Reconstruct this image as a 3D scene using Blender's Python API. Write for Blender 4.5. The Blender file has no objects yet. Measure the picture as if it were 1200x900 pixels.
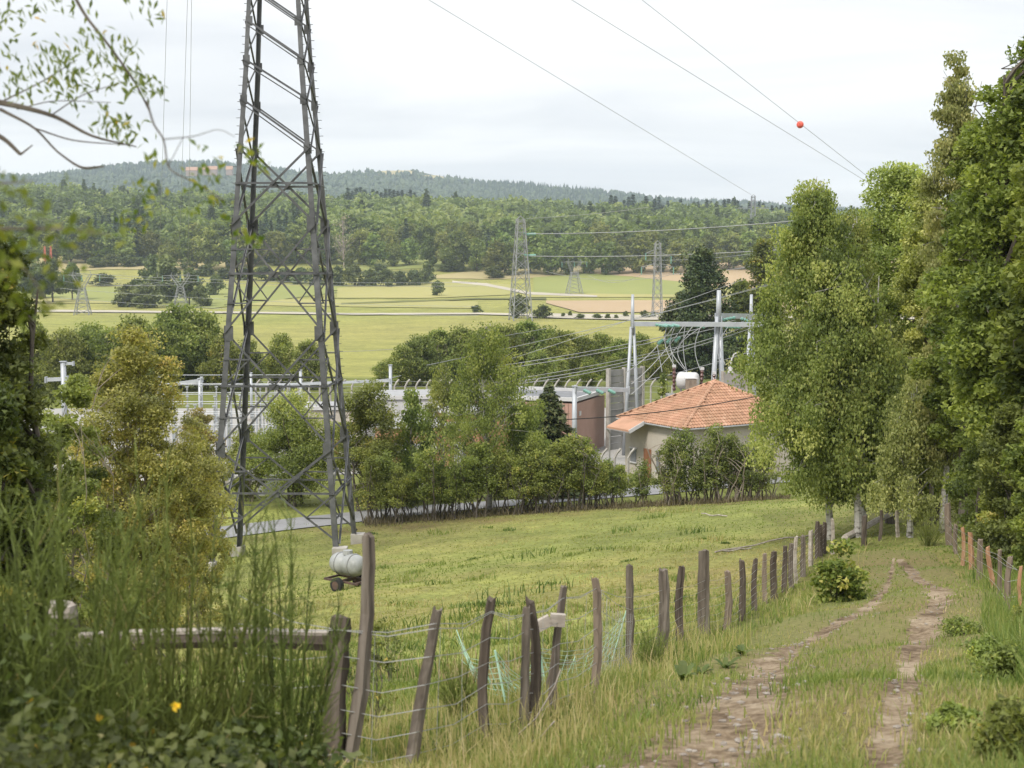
import bpy, math, random
import numpy as np
from mathutils import Vector

R_ = np.random.default_rng(7)
random.seed(7)
S = bpy.context.scene
C = S.collection
PI = math.pi

# ------------------------------------------------------------------ camera, sky, sun, exposure
F = 1667.0                      # focal length in pixels of a 1200 px wide frame (50 mm on 36 mm)
PITCH = math.atan(150.0 / F)
cam = bpy.data.cameras.new('camera')
cam.lens = F / 1200 * 36
cam.sensor_width = 36
cam.sensor_fit = 'HORIZONTAL'
cam.clip_start = 0.05
cam.clip_end = 20000
cam.dof.use_dof = True
cam.dof.focus_distance = 55
cam.dof.aperture_fstop = 5.0
co = bpy.data.objects.new('camera', cam)
C.objects.link(co)
co.location = (0, 0, 0)
co.rotation_euler = (PI / 2 - PITCH, 0, 0)
S.camera = co

SUN_EL, SUN_AZ = math.radians(48), math.radians(215)     # azimuth clockwise from +Y
world = bpy.data.worlds.new('World')
S.world = world
world.use_nodes = True
wt = world.node_tree
for n in list(wt.nodes):
    wt.nodes.remove(n)
def wn(t, **kw):
    n = wt.nodes.new(t)
    for k, v in kw.items():
        setattr(n, k, v)
    return n
w_out = wn('ShaderNodeOutputWorld'); w_bg = wn('ShaderNodeBackground')
w_bg.inputs['Strength'].default_value = 0.1
w_sky = wn('ShaderNodeTexSky'); w_sky.sky_type = 'NISHITA'; w_sky.sun_disc = False
w_sky.sun_elevation = SUN_EL; w_sky.sun_rotation = SUN_AZ
w_tc = wn('ShaderNodeTexCoord'); w_sep = wn('ShaderNodeSeparateXYZ')
wt.links.new(w_tc.outputs['Generated'], w_sep.inputs[0])
w_add = wn('ShaderNodeMath', operation='ADD'); w_add.inputs[1].default_value = 0.16
w_abs = wn('ShaderNodeMath', operation='ABSOLUTE')
wt.links.new(w_sep.outputs['Z'], w_abs.inputs[0]); wt.links.new(w_abs.outputs[0], w_add.inputs[0])
w_div = wn('ShaderNodeVectorMath', operation='DIVIDE')
w_cmb = wn('ShaderNodeCombineXYZ')
for i in range(3):
    wt.links.new(w_add.outputs[0], w_cmb.inputs[i])
wt.links.new(w_tc.outputs['Generated'], w_div.inputs[0]); wt.links.new(w_cmb.outputs[0], w_div.inputs[1])
w_map = wn('ShaderNodeMapping'); w_map.inputs['Scale'].default_value = (0.55, 1.0, 1.0)
wt.links.new(w_div.outputs[0], w_map.inputs[0])
w_noi = wn('ShaderNodeTexNoise'); w_noi.inputs['Scale'].default_value = 1.5; w_noi.inputs['Detail'].default_value = 6
w_noi.inputs['Roughness'].default_value = 0.5
w_noi.inputs['Distortion'].default_value = 0.6
wt.links.new(w_map.outputs[0], w_noi.inputs['Vector'])
w_ramp = wn('ShaderNodeValToRGB')
w_ramp.color_ramp.elements[0].position = 0.33; w_ramp.color_ramp.elements[0].color = (3.95, 4.05, 4.25, 1)
w_ramp.color_ramp.elements[1].position = 0.62; w_ramp.color_ramp.elements[1].color = (5.3, 5.3, 5.3, 1)
wt.links.new(w_noi.outputs['Fac'], w_ramp.inputs[0])
w_mix = wn('ShaderNodeMix', data_type='RGBA'); w_mix.inputs[0].default_value = 0.96
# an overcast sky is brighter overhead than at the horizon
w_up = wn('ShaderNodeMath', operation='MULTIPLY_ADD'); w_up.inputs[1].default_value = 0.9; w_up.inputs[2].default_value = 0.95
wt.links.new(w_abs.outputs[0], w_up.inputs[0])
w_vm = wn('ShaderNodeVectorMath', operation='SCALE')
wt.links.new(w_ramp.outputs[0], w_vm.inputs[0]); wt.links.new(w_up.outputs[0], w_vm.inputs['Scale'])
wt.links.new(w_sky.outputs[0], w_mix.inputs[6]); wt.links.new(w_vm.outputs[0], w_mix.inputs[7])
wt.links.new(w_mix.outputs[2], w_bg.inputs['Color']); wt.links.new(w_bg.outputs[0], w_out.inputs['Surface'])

sun = bpy.data.lights.new('sun', 'SUN')
sun.energy = 1.9
sun.angle = math.radians(12)
sun.color = (1.0, 0.95, 0.86)
so = bpy.data.objects.new('sun', sun)
C.objects.link(so)
sd = Vector((math.sin(SUN_AZ) * math.cos(SUN_EL), math.cos(SUN_AZ) * math.cos(SUN_EL), math.sin(SUN_EL)))
so.rotation_euler = sd.to_track_quat('Z', 'Y').to_euler()
so.location = (0, -20, 40)

S.view_settings.view_transform = 'Standard'
S.view_settings.look = 'None'
S.view_settings.exposure = 1.0
S.view_settings.gamma = 1
S.cycles.max_bounces = 8
S.cycles.diffuse_bounces = 5
S.cycles.transmission_bounces = 6
S.cycles.volume_bounces = 1

# ------------------------------------------------------------------ camera geometry used to read places off the photograph
def ray(u, v):
    cx, cy = (u - 600) / F, (450 - v) / F
    return np.array([cx, math.cos(PITCH) + cy * math.sin(PITCH), -math.sin(PITCH) + cy * math.cos(PITCH)])
def P(u, v, D):
    d = ray(u, v)
    return d * (D / d[1])

def pchip(xk, yk):
    xk = np.array(xk, float); yk = np.array(yk, float)
    hh = np.diff(xk); dl = np.diff(yk) / hh
    m = np.zeros(len(xk)); m[0] = dl[0]; m[-1] = dl[-1]
    for i in range(1, len(xk) - 1):
        if dl[i - 1] * dl[i] > 0:
            w1 = 2 * hh[i] + hh[i - 1]; w2 = hh[i] + 2 * hh[i - 1]
            m[i] = (w1 + w2) / (w1 / dl[i - 1] + w2 / dl[i])
    def f(x):
        x = np.clip(np.asarray(x, float), xk[0], xk[-1])
        i = np.clip(np.searchsorted(xk, x) - 1, 0, len(xk) - 2)
        t = (x - xk[i]) / hh[i]
        return (yk[i] * (1 + 2 * t) * (1 - t) ** 2 + hh[i] * m[i] * t * (1 - t) ** 2
                + yk[i + 1] * t * t * (3 - 2 * t) + hh[i] * m[i + 1] * t * t * (t - 1))
    return f
prof = pchip([-40, -12, 0, 4, 8, 16, 30, 45, 58, 75, 88, 96, 110, 170, 200, 240, 400, 570, 700, 833, 900, 950, 1050, 1300, 1500, 1700, 1850, 2100, 2400],
             [3.5, -0.2, -1.6, -2.2, -2.9, -4.9, -8.0, -10.7, -12.8, -15.0, -16.2, -16.9, -18, -18, -18.5, -20, -23, -24.2, -22.3, -17.5, -12, -6.5, 3, 20, 35, 45, 42, 25, 25])
cross = pchip([-40, 0, 16, 30, 75, 88, 100, 300, 900, 1300, 1700, 2400], [.05, .05, .08, .1, .105, .06, 0.004, 0, 0, -.025, -.03, 0])
def h(x, y):
    x = np.asarray(x, float); y = np.asarray(y, float)
    lim = np.where(y < 120, 38, 800)
    z = prof(y) + cross(y) * np.clip(x, -lim, lim)
    near = np.clip((100 - y) / 40, 0, 1)
    z = z + near * (.05 * np.sin(x * 1.1 + y * .6) + .04 * np.sin(x * 2.3 - y * 1.7) + .1 * np.sin(x * .31 + 1) * np.sin(y * .23))
    far = np.clip((y - 230) / 200, 0, 1)
    z = z + far * (.8 * np.sin(x * .011 + 1.2) * np.sin(y * .013) + .25 * np.sin(x * .05) * np.sin(y * .03 + 1))
    return z
def hz(x, y):
    return float(h(x, y))
_DS = np.concatenate([np.arange(2.5, 40, .05), np.arange(40, 130, .2), np.geomspace(130, 2400, 900)])
def G(u, v):
    """The ground point seen at pixel (u, v)."""
    d = ray(u, v) / ray(u, v)[1]
    zs = d[2] * _DS
    below = zs < h(d[0] * _DS, _DS)
    i = int(np.argmax(below)) if below.any() else len(_DS) - 1
    D = _DS[i]
    return np.array([d[0] * D, D, hz(d[0] * D, D)])
def gp(u, D):
    """The ground point in column u at forward distance D."""
    v = 450.0
    for _ in range(5):
        d = ray(u, v); x = d[0] / d[1] * D; z = hz(x, D)
        dy = D * math.cos(PITCH) - z * math.sin(PITCH); dz = D * math.sin(PITCH) + z * math.cos(PITCH)
        v = 450 - F * dz / dy
    return np.array([x, D, z])

# ------------------------------------------------------------------ helpers: meshes
def mesh_np(name, verts, faces, mats, attrs=None, smooth=False, mat_idx=None):
    me = bpy.data.meshes.new(name)
    verts = np.ascontiguousarray(verts, np.float32)
    me.vertices.add(len(verts)); me.vertices.foreach_set('co', verts.ravel())
    if isinstance(faces, np.ndarray):
        k = faces.shape[1]; tot = faces.size
        starts = np.arange(0, tot, k, dtype=np.int32); flat = faces.ravel().astype(np.int32)
    else:
        ln = np.array([len(f) for f in faces], np.int32); tot = int(ln.sum())
        starts = np.concatenate([[0], np.cumsum(ln)[:-1]]).astype(np.int32)
        flat = np.fromiter((i for f in faces for i in f), np.int32, tot)
    me.loops.add(tot); me.loops.foreach_set('vertex_index', flat)
    me.polygons.add(len(starts)); me.polygons.foreach_set('loop_start', starts)
    me.polygons.foreach_set('use_smooth', np.full(len(starts), bool(smooth)))
    for m in (mats if isinstance(mats, (list, tuple)) else [mats]):
        me.materials.append(m)
    if mat_idx is not None:
        me.polygons.foreach_set('material_index', np.ascontiguousarray(mat_idx, np.int32))
    for an, av in (attrs or {}).items():
        av = np.ascontiguousarray(av, np.float32)
        if av.ndim == 1:
            a = me.attributes.new(an, 'FLOAT', 'POINT'); a.data.foreach_set('value', av)
        else:
            a = me.attributes.new(an, 'FLOAT_COLOR', 'POINT'); a.data.foreach_set('color', av.ravel())
    me.update(calc_edges=True)
    me.validate()
    return me
def link(name, me, parent=None):
    o = bpy.data.objects.new(name, me); C.objects.link(o)
    if parent is not None:
        o.parent = parent
    return o
def tag(o, label=None, cat=None, group=None, kind=None):
    if label: o['label'] = label
    if cat: o['category'] = cat
    if group: o['group'] = group
    if kind: o['kind'] = kind
    return o
def thing(name, label, cat, loc=(0, 0, 0), group=None, rz=0.0):
    o = bpy.data.objects.new(name, None); C.objects.link(o)
    o.empty_display_size = .3
    o.location = [float(c) for c in loc]; o.rotation_euler = (0, 0, rz)
    return tag(o, label, cat, group)
def copy_tree(o, parent=None):
    c = o.copy(); C.objects.link(c)
    if parent is not None: c.parent = parent
    for ch in list(o.children):
        copy_tree(ch, c)
    return c
def unit(a):
    a = np.asarray(a, float)
    return a / (np.linalg.norm(a) + 1e-12)

class MB:
    def __init__(s):
        s.v = []; s.f = []; s.t = []; s.n = 0
    def add(s, vs, fs, t=0.5):
        vs = np.asarray(vs, float).reshape(-1, 3)
        s.v.append(vs); s.t.append(np.full(len(vs), t)); s.f += [[i + s.n for i in f] for f in fs]; s.n += len(vs)
    def box(s, c, size, ax=(1, 0, 0), ay=None, t=0.5):
        ax = unit(ax); az = np.array([0, 0, 1.0])
        ay = unit(np.cross(az, ax)) if ay is None else unit(ay)
        az = unit(np.cross(ax, ay))
        c = np.asarray(c, float); a, b, d = [k / 2 for k in size]
        vs = [c + sx * a * ax + sy * b * ay + sz * d * az for sz in (-1, 1) for sx, sy in ((-1, -1), (1, -1), (1, 1), (-1, 1))]
        s.add(vs, [(3, 2, 1, 0), (4, 5, 6, 7), (0, 1, 5, 4), (1, 2, 6, 5), (2, 3, 7, 6), (3, 0, 4, 7)], t)
    def bar(s, p0, p1, w, d=None, up=(0, 0, 1), t=0.5):
        p0 = np.asarray(p0, float); p1 = np.asarray(p1, float)
        a = unit(p1 - p0); up = np.asarray(up, float)
        if abs(np.dot(a, up)) > .98: up = np.array([0, 1.0, 0])
        s.box((p0 + p1) / 2, (np.linalg.norm(p1 - p0), w, d or w), a, unit(np.cross(up, a)), t)
    def angle(s, p0, p1, w, th, d1, d2):
        """An L section from p0 to p1; flanges run along d1 and d2 from the corner."""
        p0 = np.asarray(p0, float); p1 = np.asarray(p1, float); a = unit(p1 - p0)
        d1 = unit(np.asarray(d1) - a * np.dot(a, d1)); d2 = np.asarray(d2) - a * np.dot(a, d2); d2 = unit(d2 - d1 * np.dot(d1, d2))
        pr = [d1 * 0, d1 * w, d1 * w + d2 * th, d1 * th + d2 * th, d1 * th + d2 * w, d2 * w]
        vs = [p0 + q for q in pr] + [p1 + q for q in pr]
        fs = [(i, (i + 1) % 6, (i + 1) % 6 + 6, i + 6) for i in range(6)] + [(3, 2, 1, 0), (5, 4, 3, 0), (6, 7, 8, 9), (6, 9, 10, 11)]
        s.add(vs, fs)
    def tube(s, pts, rad, n=6, cap=True, t=0.5):
        pts = np.asarray(pts, float)
        rad = np.full(len(pts), rad) if np.isscalar(rad) else np.asarray(rad, float)
        tan = np.gradient(pts, axis=0); tan /= (np.linalg.norm(tan, axis=1)[:, None] + 1e-12)
        ref = np.array([0, 0, 1.0]) if abs(tan[0][2]) < .9 else np.array([1.0, 0, 0])
        vs = []
        ang = np.arange(n) * 2 * PI / n
        for p, tt, r in zip(pts, tan, rad):
            a = np.cross(ref, tt); 
            if np.linalg.norm(a) < 1e-3: a = np.cross([0, 1, 0], tt)
            a = unit(a); b = np.cross(tt, a)
            vs.append(p + r * (np.cos(ang)[:, None] * a + np.sin(ang)[:, None] * b))
        m = len(pts)
        fs = [(i * n + j, i * n + (j + 1) % n, (i + 1) * n + (j + 1) % n, (i + 1) * n + j) for i in range(m - 1) for j in range(n)]
        if cap:
            fs += [tuple(range(n))[::-1], tuple(range((m - 1) * n, m * n))]
        s.add(np.concatenate(vs), fs, t)
    def mesh(s, name, mats, off=(0, 0, 0), smooth=False):
        v = np.concatenate(s.v) - np.asarray(off, float)
        return mesh_np(name, v, s.f, mats, {'tint': np.concatenate(s.t)}, smooth)
    def build(s, name, mats, parent=None, smooth=False):
        off = (0, 0, 0)
        q = parent
        while q is not None:
            off = np.asarray(off) + np.array(q.location); q = q.parent
        return link(name, s.mesh(name, mats, off, smooth), parent)

# ------------------------------------------------------------------ helpers: materials
def nt_new(name):
    m = bpy.data.materials.new(name); m.use_nodes = True
    nt = m.node_tree
    b = nt.nodes['Principled BSDF']
    return m, nt, b
def N(nt, t, ins=None, **kw):
    n = nt.nodes.new(t)
    for k, v in kw.items(): setattr(n, k, v)
    for k, v in (ins or {}).items():
        n.inputs[k].default_value = v
    return n
def ramp(nt, cols, pos=None):
    r = nt.nodes.new('ShaderNodeValToRGB'); cr = r.color_ramp
    pos = pos or [i / (len(cols) - 1) for i in range(len(cols))]
    while len(cr.elements) < len(cols): cr.elements.new(0.5)
    for e, p, c in zip(cr.elements, pos, cols):
        e.position = p; e.color = (*c[:3], 1)
    return r
def surf(name, cols, scale=3.0, rough=.8, metal=0.0, stretch=(1, 1, 1), bump=.0, bscale=None, detail=5, spec=.3, pos=None):
    """A surface whose colour varies by noise between the given colours."""
    m, nt, b = nt_new(name)
    tc = N(nt, 'ShaderNodeTexCoord'); mp = N(nt, 'ShaderNodeMapping', {'Scale': stretch})
    nt.links.new(tc.outputs['Object'], mp.inputs[0])
    no = N(nt, 'ShaderNodeTexNoise', {'Scale': scale, 'Detail': detail, 'Roughness': .6})
    nt.links.new(mp.outputs[0], no.inputs['Vector'])
    r = ramp(nt, cols, pos or [.3 + .4 * i / max(1, len(cols) - 1) for i in range(len(cols))])
    nt.links.new(no.outputs['Fac'], r.inputs[0]); nt.links.new(r.outputs[0], b.inputs['Base Color'])
    b.inputs['Roughness'].default_value = rough; b.inputs['Metallic'].default_value = metal
    b.inputs['Specular IOR Level'].default_value = spec
    if bump:
        n2 = N(nt, 'ShaderNodeTexNoise', {'Scale': bscale or scale * 4, 'Detail': 4})
        nt.links.new(mp.outputs[0], n2.inputs['Vector'])
        bp = N(nt, 'ShaderNodeBump', {'Strength': bump, 'Distance': .02})
        nt.links.new(n2.outputs['Fac'], bp.inputs['Height']); nt.links.new(bp.outputs[0], b.inputs['Normal'])
    return m
def leafmat(name, cols, trans=.42, rnd=.16, pos=None, rough=.55, gain=1.8):
    """Leaves: colour per leaf from the tint attribute, varied a little per plant; light shines through."""
    m, nt, b = nt_new(name)
    cols = [tuple(min(.85, c * gain) for c in q) for q in cols]
    at = N(nt, 'ShaderNodeAttribute', attribute_name='tint')
    oi = N(nt, 'ShaderNodeObjectInfo')
    r = ramp(nt, cols, pos); nt.links.new(at.outputs['Fac'], r.inputs[0])
    hs = N(nt, 'ShaderNodeHueSaturation')
    mr = N(nt, 'ShaderNodeMapRange', {3: 1 - rnd, 4: 1 + rnd}); nt.links.new(oi.outputs['Random'], mr.inputs[0])
    mh = N(nt, 'ShaderNodeMapRange', {3: .5 - rnd * .09, 4: .5 + rnd * .09})
    fr = N(nt, 'ShaderNodeMath', operation='FRACT'); ml = N(nt, 'ShaderNodeMath', {1: 7.31}, operation='MULTIPLY')
    nt.links.new(oi.outputs['Random'], ml.inputs[0]); nt.links.new(ml.outputs[0], fr.inputs[0]); nt.links.new(fr.outputs[0], mh.inputs[0])
    nt.links.new(mr.outputs[0], hs.inputs['Value']); nt.links.new(mh.outputs[0], hs.inputs['Hue']); nt.links.new(r.outputs[0], hs.inputs['Color'])
    nt.links.new(hs.outputs[0], b.inputs['Base Color'])
    b.inputs['Roughness'].default_value = rough; b.inputs['Specular IOR Level'].default_value = .22
    if trans > 0:
        tr = N(nt, 'ShaderNodeBsdfTranslucent'); mx = N(nt, 'ShaderNodeMixShader', {0: trans})
        tcm = N(nt, 'ShaderNodeMix', data_type='RGBA', blend_type='MULTIPLY'); tcm.inputs[0].default_value = 1; tcm.inputs[7].default_value = (1.25, 1.3, .6, 1)
        nt.links.new(hs.outputs[0], tcm.inputs[6]); nt.links.new(tcm.outputs[2], tr.inputs['Color'])
        out = nt.nodes['Material Output']
        nt.links.new(b.outputs[0], mx.inputs[1]); nt.links.new(tr.outputs[0], mx.inputs[2]); nt.links.new(mx.outputs[0], out.inputs['Surface'])
    return m

M = {}
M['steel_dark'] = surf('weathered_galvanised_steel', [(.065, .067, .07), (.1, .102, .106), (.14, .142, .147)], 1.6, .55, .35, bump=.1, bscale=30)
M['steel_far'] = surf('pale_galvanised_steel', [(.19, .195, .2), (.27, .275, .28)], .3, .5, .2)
M['steel_white'] = surf('bright_galvanised_steel', [(.32, .34, .37), (.42, .44, .465)], .8, .4, .15)
M['wire'] = surf('aluminium_conductor', [(.24, .245, .25), (.32, .325, .33)], .1, .5, .2)
M['wire_dark'] = surf('dull_overhead_conductor', [(.2, .2, .21), (.27, .27, .28)], .1, .6, .1)
M['glass_green'] = surf('green_insulator_glass', [(.1, .23, .19), (.17, .32, .27)], 2, .15, 0, spec=.6)
M['porcelain_brown'] = surf('brown_porcelain', [(.07, .03, .025), (.12, .05, .04)], 2, .2, 0, spec=.6)
M['concrete'] = surf('weathered_concrete', [(.24, .22, .2), (.33, .31, .28), (.42, .4, .37)], 1.3, .9, bump=.2)
M['concrete_panel'] = surf('grey_concrete_panel', [(.19, .185, .175), (.28, .275, .265)], .9, .9, stretch=(1, 1, .5), bump=.15)
M['wood'] = surf('weathered_grey_wood', [(.06, .047, .037), (.13, .108, .088), (.23, .2, .17)], 9, .9, stretch=(1, 1, .09), bump=.6, bscale=16)
M['wood_dark'] = surf('dark_damp_wood', [(.038, .028, .022), (.085, .067, .053), (.15, .124, .103)], 9, .9, stretch=(1, 1, .09), bump=.6, bscale=16)
M['wood_pale'] = surf('bleached_wood', [(.2, .17, .14), (.33, .29, .25), (.45, .41, .37)], 8, .9, stretch=(.3, 1, 1), bump=.5, bscale=16)
M['wood_fresh'] = surf('peeled_orange_wood', [(.26, .13, .07), (.38, .22, .13), (.46, .3, .2)], 7, .85, stretch=(1, 1, .1), bump=.4)
M['wood_tan'] = surf('tan_chestnut_wood', [(.12, .09, .068), (.25, .2, .155)], 7, .85, stretch=(1, 1, .1), bump=.4)
M['bark'] = surf('brown_bark', [(.045, .037, .03), (.1, .085, .07), (.15, .13, .11)], 6, .95, stretch=(1, 1, .3), bump=.6)
M['bark_pale'] = surf('pale_brown_bark', [(.16, .13, .1), (.27, .23, .19)], 5, .95, stretch=(1, 1, .3))
M['bark_birch'] = surf('white_birch_bark', [(.05, .043, .038), (.2, .185, .165), (.37, .355, .33), (.44, .425, .4)], 3.2, .8, stretch=(1, 1, 2.2), pos=[.34, .42, .5, .7], bump=.2)
M['asphalt'] = surf('grey_lane_asphalt', [(.19, .19, .195), (.25, .25, .255)], .8, .9, bump=.1)
M['gravel'] = surf('pale_gravel', [(.25, .24, .22), (.36, .35, .33)], 6, .95, bump=.4)
M['render_cream'] = surf('cream_render', [(.36, .325, .275), (.46, .42, .365)], .7, .9, bump=.08, bscale=40)
M['wood_door'] = surf('brown_door_timber', [(.16, .07, .035), (.24, .11, .06)], 4, .6, stretch=(1, 1, .15))
M['zinc'] = surf('grey_zinc', [(.3, .3, .3), (.4, .4, .4)], 2, .45, .5)
M['clad_brown'] = surf('brown_sheet_cladding', [(.34, .21, .165), (.4, .255, .205)], .7, .6)
M['roof_dark'] = surf('dark_flat_roof_felt', [(.13, .135, .145), (.2, .205, .215)], .6, .8)
M['white_paint'] = surf('white_painted_metal', [(.42, .42, .42), (.54, .54, .54)], 1.2, .5)
M['brick_orange'] = surf('orange_block_wall', [(.3, .16, .09), (.42, .24, .14)], 1.3, .9)
M['tank_white'] = surf('weathered_white_plastic', [(.17, .175, .165), (.27, .28, .275), (.33, .34, .34)], 1.6, .45)
M['rubber'] = surf('black_rubber', [(.015, .015, .015), (.03, .03, .03)], 4, .8)
M['rust'] = surf('rusty_iron', [(.06, .045, .04), (.13, .08, .06)], 4, .8)
M['red_ball'] = surf('red_marker_paint', [(.62, .09, .07), (.75, .14, .1)], 1.5, .5)
M['net_green'] = surf('pale_green_net', [(.3, .52, .38), (.5, .66, .56)], 3, .5)
M['wire_fence'] = surf('zinc_fence_wire', [(.34, .34, .34), (.46, .46, .46)], 1, .5, .2)
M['stone'] = surf('pale_stone', [(.14, .115, .095), (.23, .2, .17), (.32, .29, .255)], 8, .95, bump=.5)
M['paint_red'] = surf('red_primer_paint', [(.4, .1, .07), (.5, .15, .1)], 1, .7)
def tilemat():
    m, nt, b = nt_new('orange_clay_tile')
    at = N(nt, 'ShaderNodeAttribute', attribute_name='tint')
    r = ramp(nt, [(.29, .16, .1), (.37, .2, .125), (.42, .235, .15), (.46, .28, .19)], [0, .3, .7, 1])
    tc = N(nt, 'ShaderNodeTexCoord'); no = N(nt, 'ShaderNodeTexNoise', {'Scale': .55, 'Detail': 4})
    nt.links.new(tc.outputs['Object'], no.inputs['Vector'])
    r2 = ramp(nt, [(.78, .8, .76), (1, 1, 1)], [.4, .6])
    mx = N(nt, 'ShaderNodeMix', data_type='RGBA', blend_type='MULTIPLY'); mx.inputs[0].default_value = 1
    nt.links.new(no.outputs['Fac'], r2.inputs[0]); nt.links.new(at.outputs['Fac'], r.inputs[0])
    nt.links.new(r.outputs[0], mx.inputs[6]); nt.links.new(r2.outputs[0], mx.inputs[7]); nt.links.new(mx.outputs[2], b.inputs['Base Color'])
    b.inputs['Roughness'].default_value = .85
    return m
M['tile'] = tilemat()
M['wall_pink'] = surf('faded_pink_wall', [(.24, .17, .14), (.3, .22, .18)], .3, .9)
def groundmat():
    m, nt, b = nt_new('pasture_ground')
    at = N(nt, 'ShaderNodeAttribute', attribute_name='gcol')
    tc = N(nt, 'ShaderNodeTexCoord')
    cur = at.outputs['Color']
    for sc, lo, hi, det in ((.07, .82, 1.16, 3), (.55, .78, 1.2, 5), (4.5, .72, 1.25, 4)):
        no = N(nt, 'ShaderNodeTexNoise', {'Scale': sc, 'Detail': det, 'Roughness': .6}); nt.links.new(tc.outputs['Object'], no.inputs['Vector'])
        r = ramp(nt, [(lo, lo * 1.0, lo * .95), (hi, hi * .98, hi * .9)], [.32, .68])
        nt.links.new(no.outputs['Fac'], r.inputs[0])
        mx = N(nt, 'ShaderNodeMix', data_type='RGBA', blend_type='MULTIPLY'); mx.inputs[0].default_value = 1
        nt.links.new(cur, mx.inputs[6]); nt.links.new(r.outputs[0], mx.inputs[7]); cur = mx.outputs[2]
    nt.links.new(cur, b.inputs['Base Color'])
    b.inputs['Roughness'].default_value = .95; b.inputs['Specular IOR Level'].default_value = .1
    no = N(nt, 'ShaderNodeTexNoise', {'Scale': 7, 'Detail': 5}); nt.links.new(tc.outputs['Object'], no.inputs['Vector'])
    bp = N(nt, 'ShaderNodeBump', {'Strength': .5, 'Distance': .08}); nt.links.new(no.outputs['Fac'], bp.inputs['Height']); nt.links.new(bp.outputs[0], b.inputs['Normal'])
    return m
M['ground'] = groundmat()
M['dirt'] = surf('dry_track_soil', [(.05, .034, .025), (.105, .075, .054), (.18, .138, .105), (.27, .22, .175)], 2.6, .95, bump=.8, bscale=14, detail=8)
def fieldmat(name, cols, sc=.02, stretch=(1, .35, 1)):
    return surf(name, cols, sc, .95, stretch=stretch, detail=6, spec=.1, bump=.2, bscale=.8)
# leaves
M['leaf_birch'] = leafmat('birch_leaf', [(.045, .06, .02), (.095, .118, .034), (.15, .172, .052), (.225, .23, .08)], gain=1.9)
M['leaf_birch_pale'] = leafmat('pale_birch_leaf', [(.075, .082, .03), (.13, .14, .05), (.2, .2, .08), (.28, .26, .11)])
M['leaf_ash'] = leafmat('pale_green_leaf', [(.065, .08, .026), (.13, .148, .046), (.2, .215, .072), (.28, .28, .1)], gain=2.1)
M['leaf_maple'] = leafmat('bright_green_leaf', [(.03, .045, .012), (.07, .09, .022), (.12, .145, .035), (.18, .2, .05)], gain=2.0, pos=[0, .3, .65, 1])
M['leaf_olive'] = leafmat('olive_leaf', [(.04, .05, .018), (.085, .1, .03), (.14, .155, .045), (.19, .185, .055)], gain=2.0, pos=[0, .4, .9, 1])
M['leaf_dark'] = leafmat('dark_hawthorn_leaf', [(.025, .034, .012), (.06, .074, .022), (.11, .122, .036), (.2, .17, .04)], gain=2.0, pos=[0, .4, .93, 1])
M['leaf_rust'] = leafmat('yellowing_willow_leaf', [(.06, .06, .024), (.125, .118, .042), (.18, .158, .054), (.21, .15, .055)], gain=2.15, pos=[0, .4, .8, 1])
M['leaf_hedge'] = leafmat('hedge_leaf', [(.045, .055, .017), (.095, .113, .032), (.15, .168, .045), (.22, .2, .06)], gain=2.2, pos=[0, .4, .9, 1])
M['leaf_far'] = leafmat('broadleaf_canopy', [(.05, .062, .02), (.1, .122, .035), (.15, .175, .052), (.2, .21, .07)], trans=.38, rnd=.34, gain=1.45)
M['leaf_bush'] = leafmat('field_bush_leaf', [(.03, .042, .015), (.065, .08, .028), (.105, .12, .042)], trans=.25, rnd=.2, gain=1.6)
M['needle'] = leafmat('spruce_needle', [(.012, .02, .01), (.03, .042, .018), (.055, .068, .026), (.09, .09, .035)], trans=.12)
M['needle_far'] = leafmat('far_spruce_needle', [(.012, .024, .014), (.026, .042, .022), (.045, .064, .03)], trans=.1, rnd=.15)
M['leaf_hill'] = leafmat('hill_canopy', [(.025, .042, .03), (.045, .066, .038), (.075, .098, .048)], trans=0, rnd=.05, gain=1.1)
M['broom'] = leafmat('green_broom_stem', [(.045, .055, .015), (.085, .105, .024), (.13, .155, .038), (.24, .2, .09)], trans=.25, pos=[0, .4, .9, 1])
M['bramble'] = leafmat('bramble_leaf', [(.04, .05, .02), (.075, .095, .03), (.12, .14, .05), (.2, .19, .09), (.36, .26, .04)], pos=[0, .35, .75, .96, 1], gain=1.25)
M['branch_leaf'] = leafmat('narrow_branch_leaf', [(.04, .055, .015), (.08, .1, .03), (.13, .14, .04), (.25, .16, .04)], pos=[0, .5, .92, 1])
M['sprig_leaf'] = leafmat('yellowing_sprig_leaf', [(.06, .09, .015), (.12, .15, .025), (.24, .22, .04), (.42, .27, .03)], gain=1.25, pos=[0, .45, .8, 1])
M['petal'] = leafmat('wild_petal', [(.75, .5, .02), (.75, .55, .05), (.6, .42, .42), (.62, .5, .48)], pos=[0, .6, .62, 1], gain=1)
M['dry_growth'] = leafmat('dry_hedge_growth', [(.035, .045, .012), (.06, .05, .03), (.1, .08, .05), (.15, .12, .07)], trans=.2, gain=1.2)
M['dry_stalk'] = leafmat('dry_seed_stalk', [(.07, .05, .03), (.13, .095, .055), (.2, .16, .09), (.26, .21, .12)], trans=.2, gain=1.2)
M['dock'] = leafmat('dock_leaf', [(.04, .065, .02), (.08, .115, .035), (.12, .15, .05)], gain=1.1)
M['close_leaf'] = leafmat('close_sprig_leaf', [(.04, .06, .012), (.085, .11, .022), (.14, .15, .03), (.36, .22, .03)], gain=1.35, pos=[0, .5, .9, 1])
M['grass'] = leafmat('meadow_blade', [(.05, .08, .02), (.105, .143, .036), (.168, .187, .058), (.265, .235, .11), (.34, .27, .16)], trans=.35, rnd=0, pos=[0, .3, .55, .8, 1], gain=1.4)
M['dead_twig'] = surf('grey_dead_twig', [(.2, .16, .14), (.3, .26, .23)], 3, .9)

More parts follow.
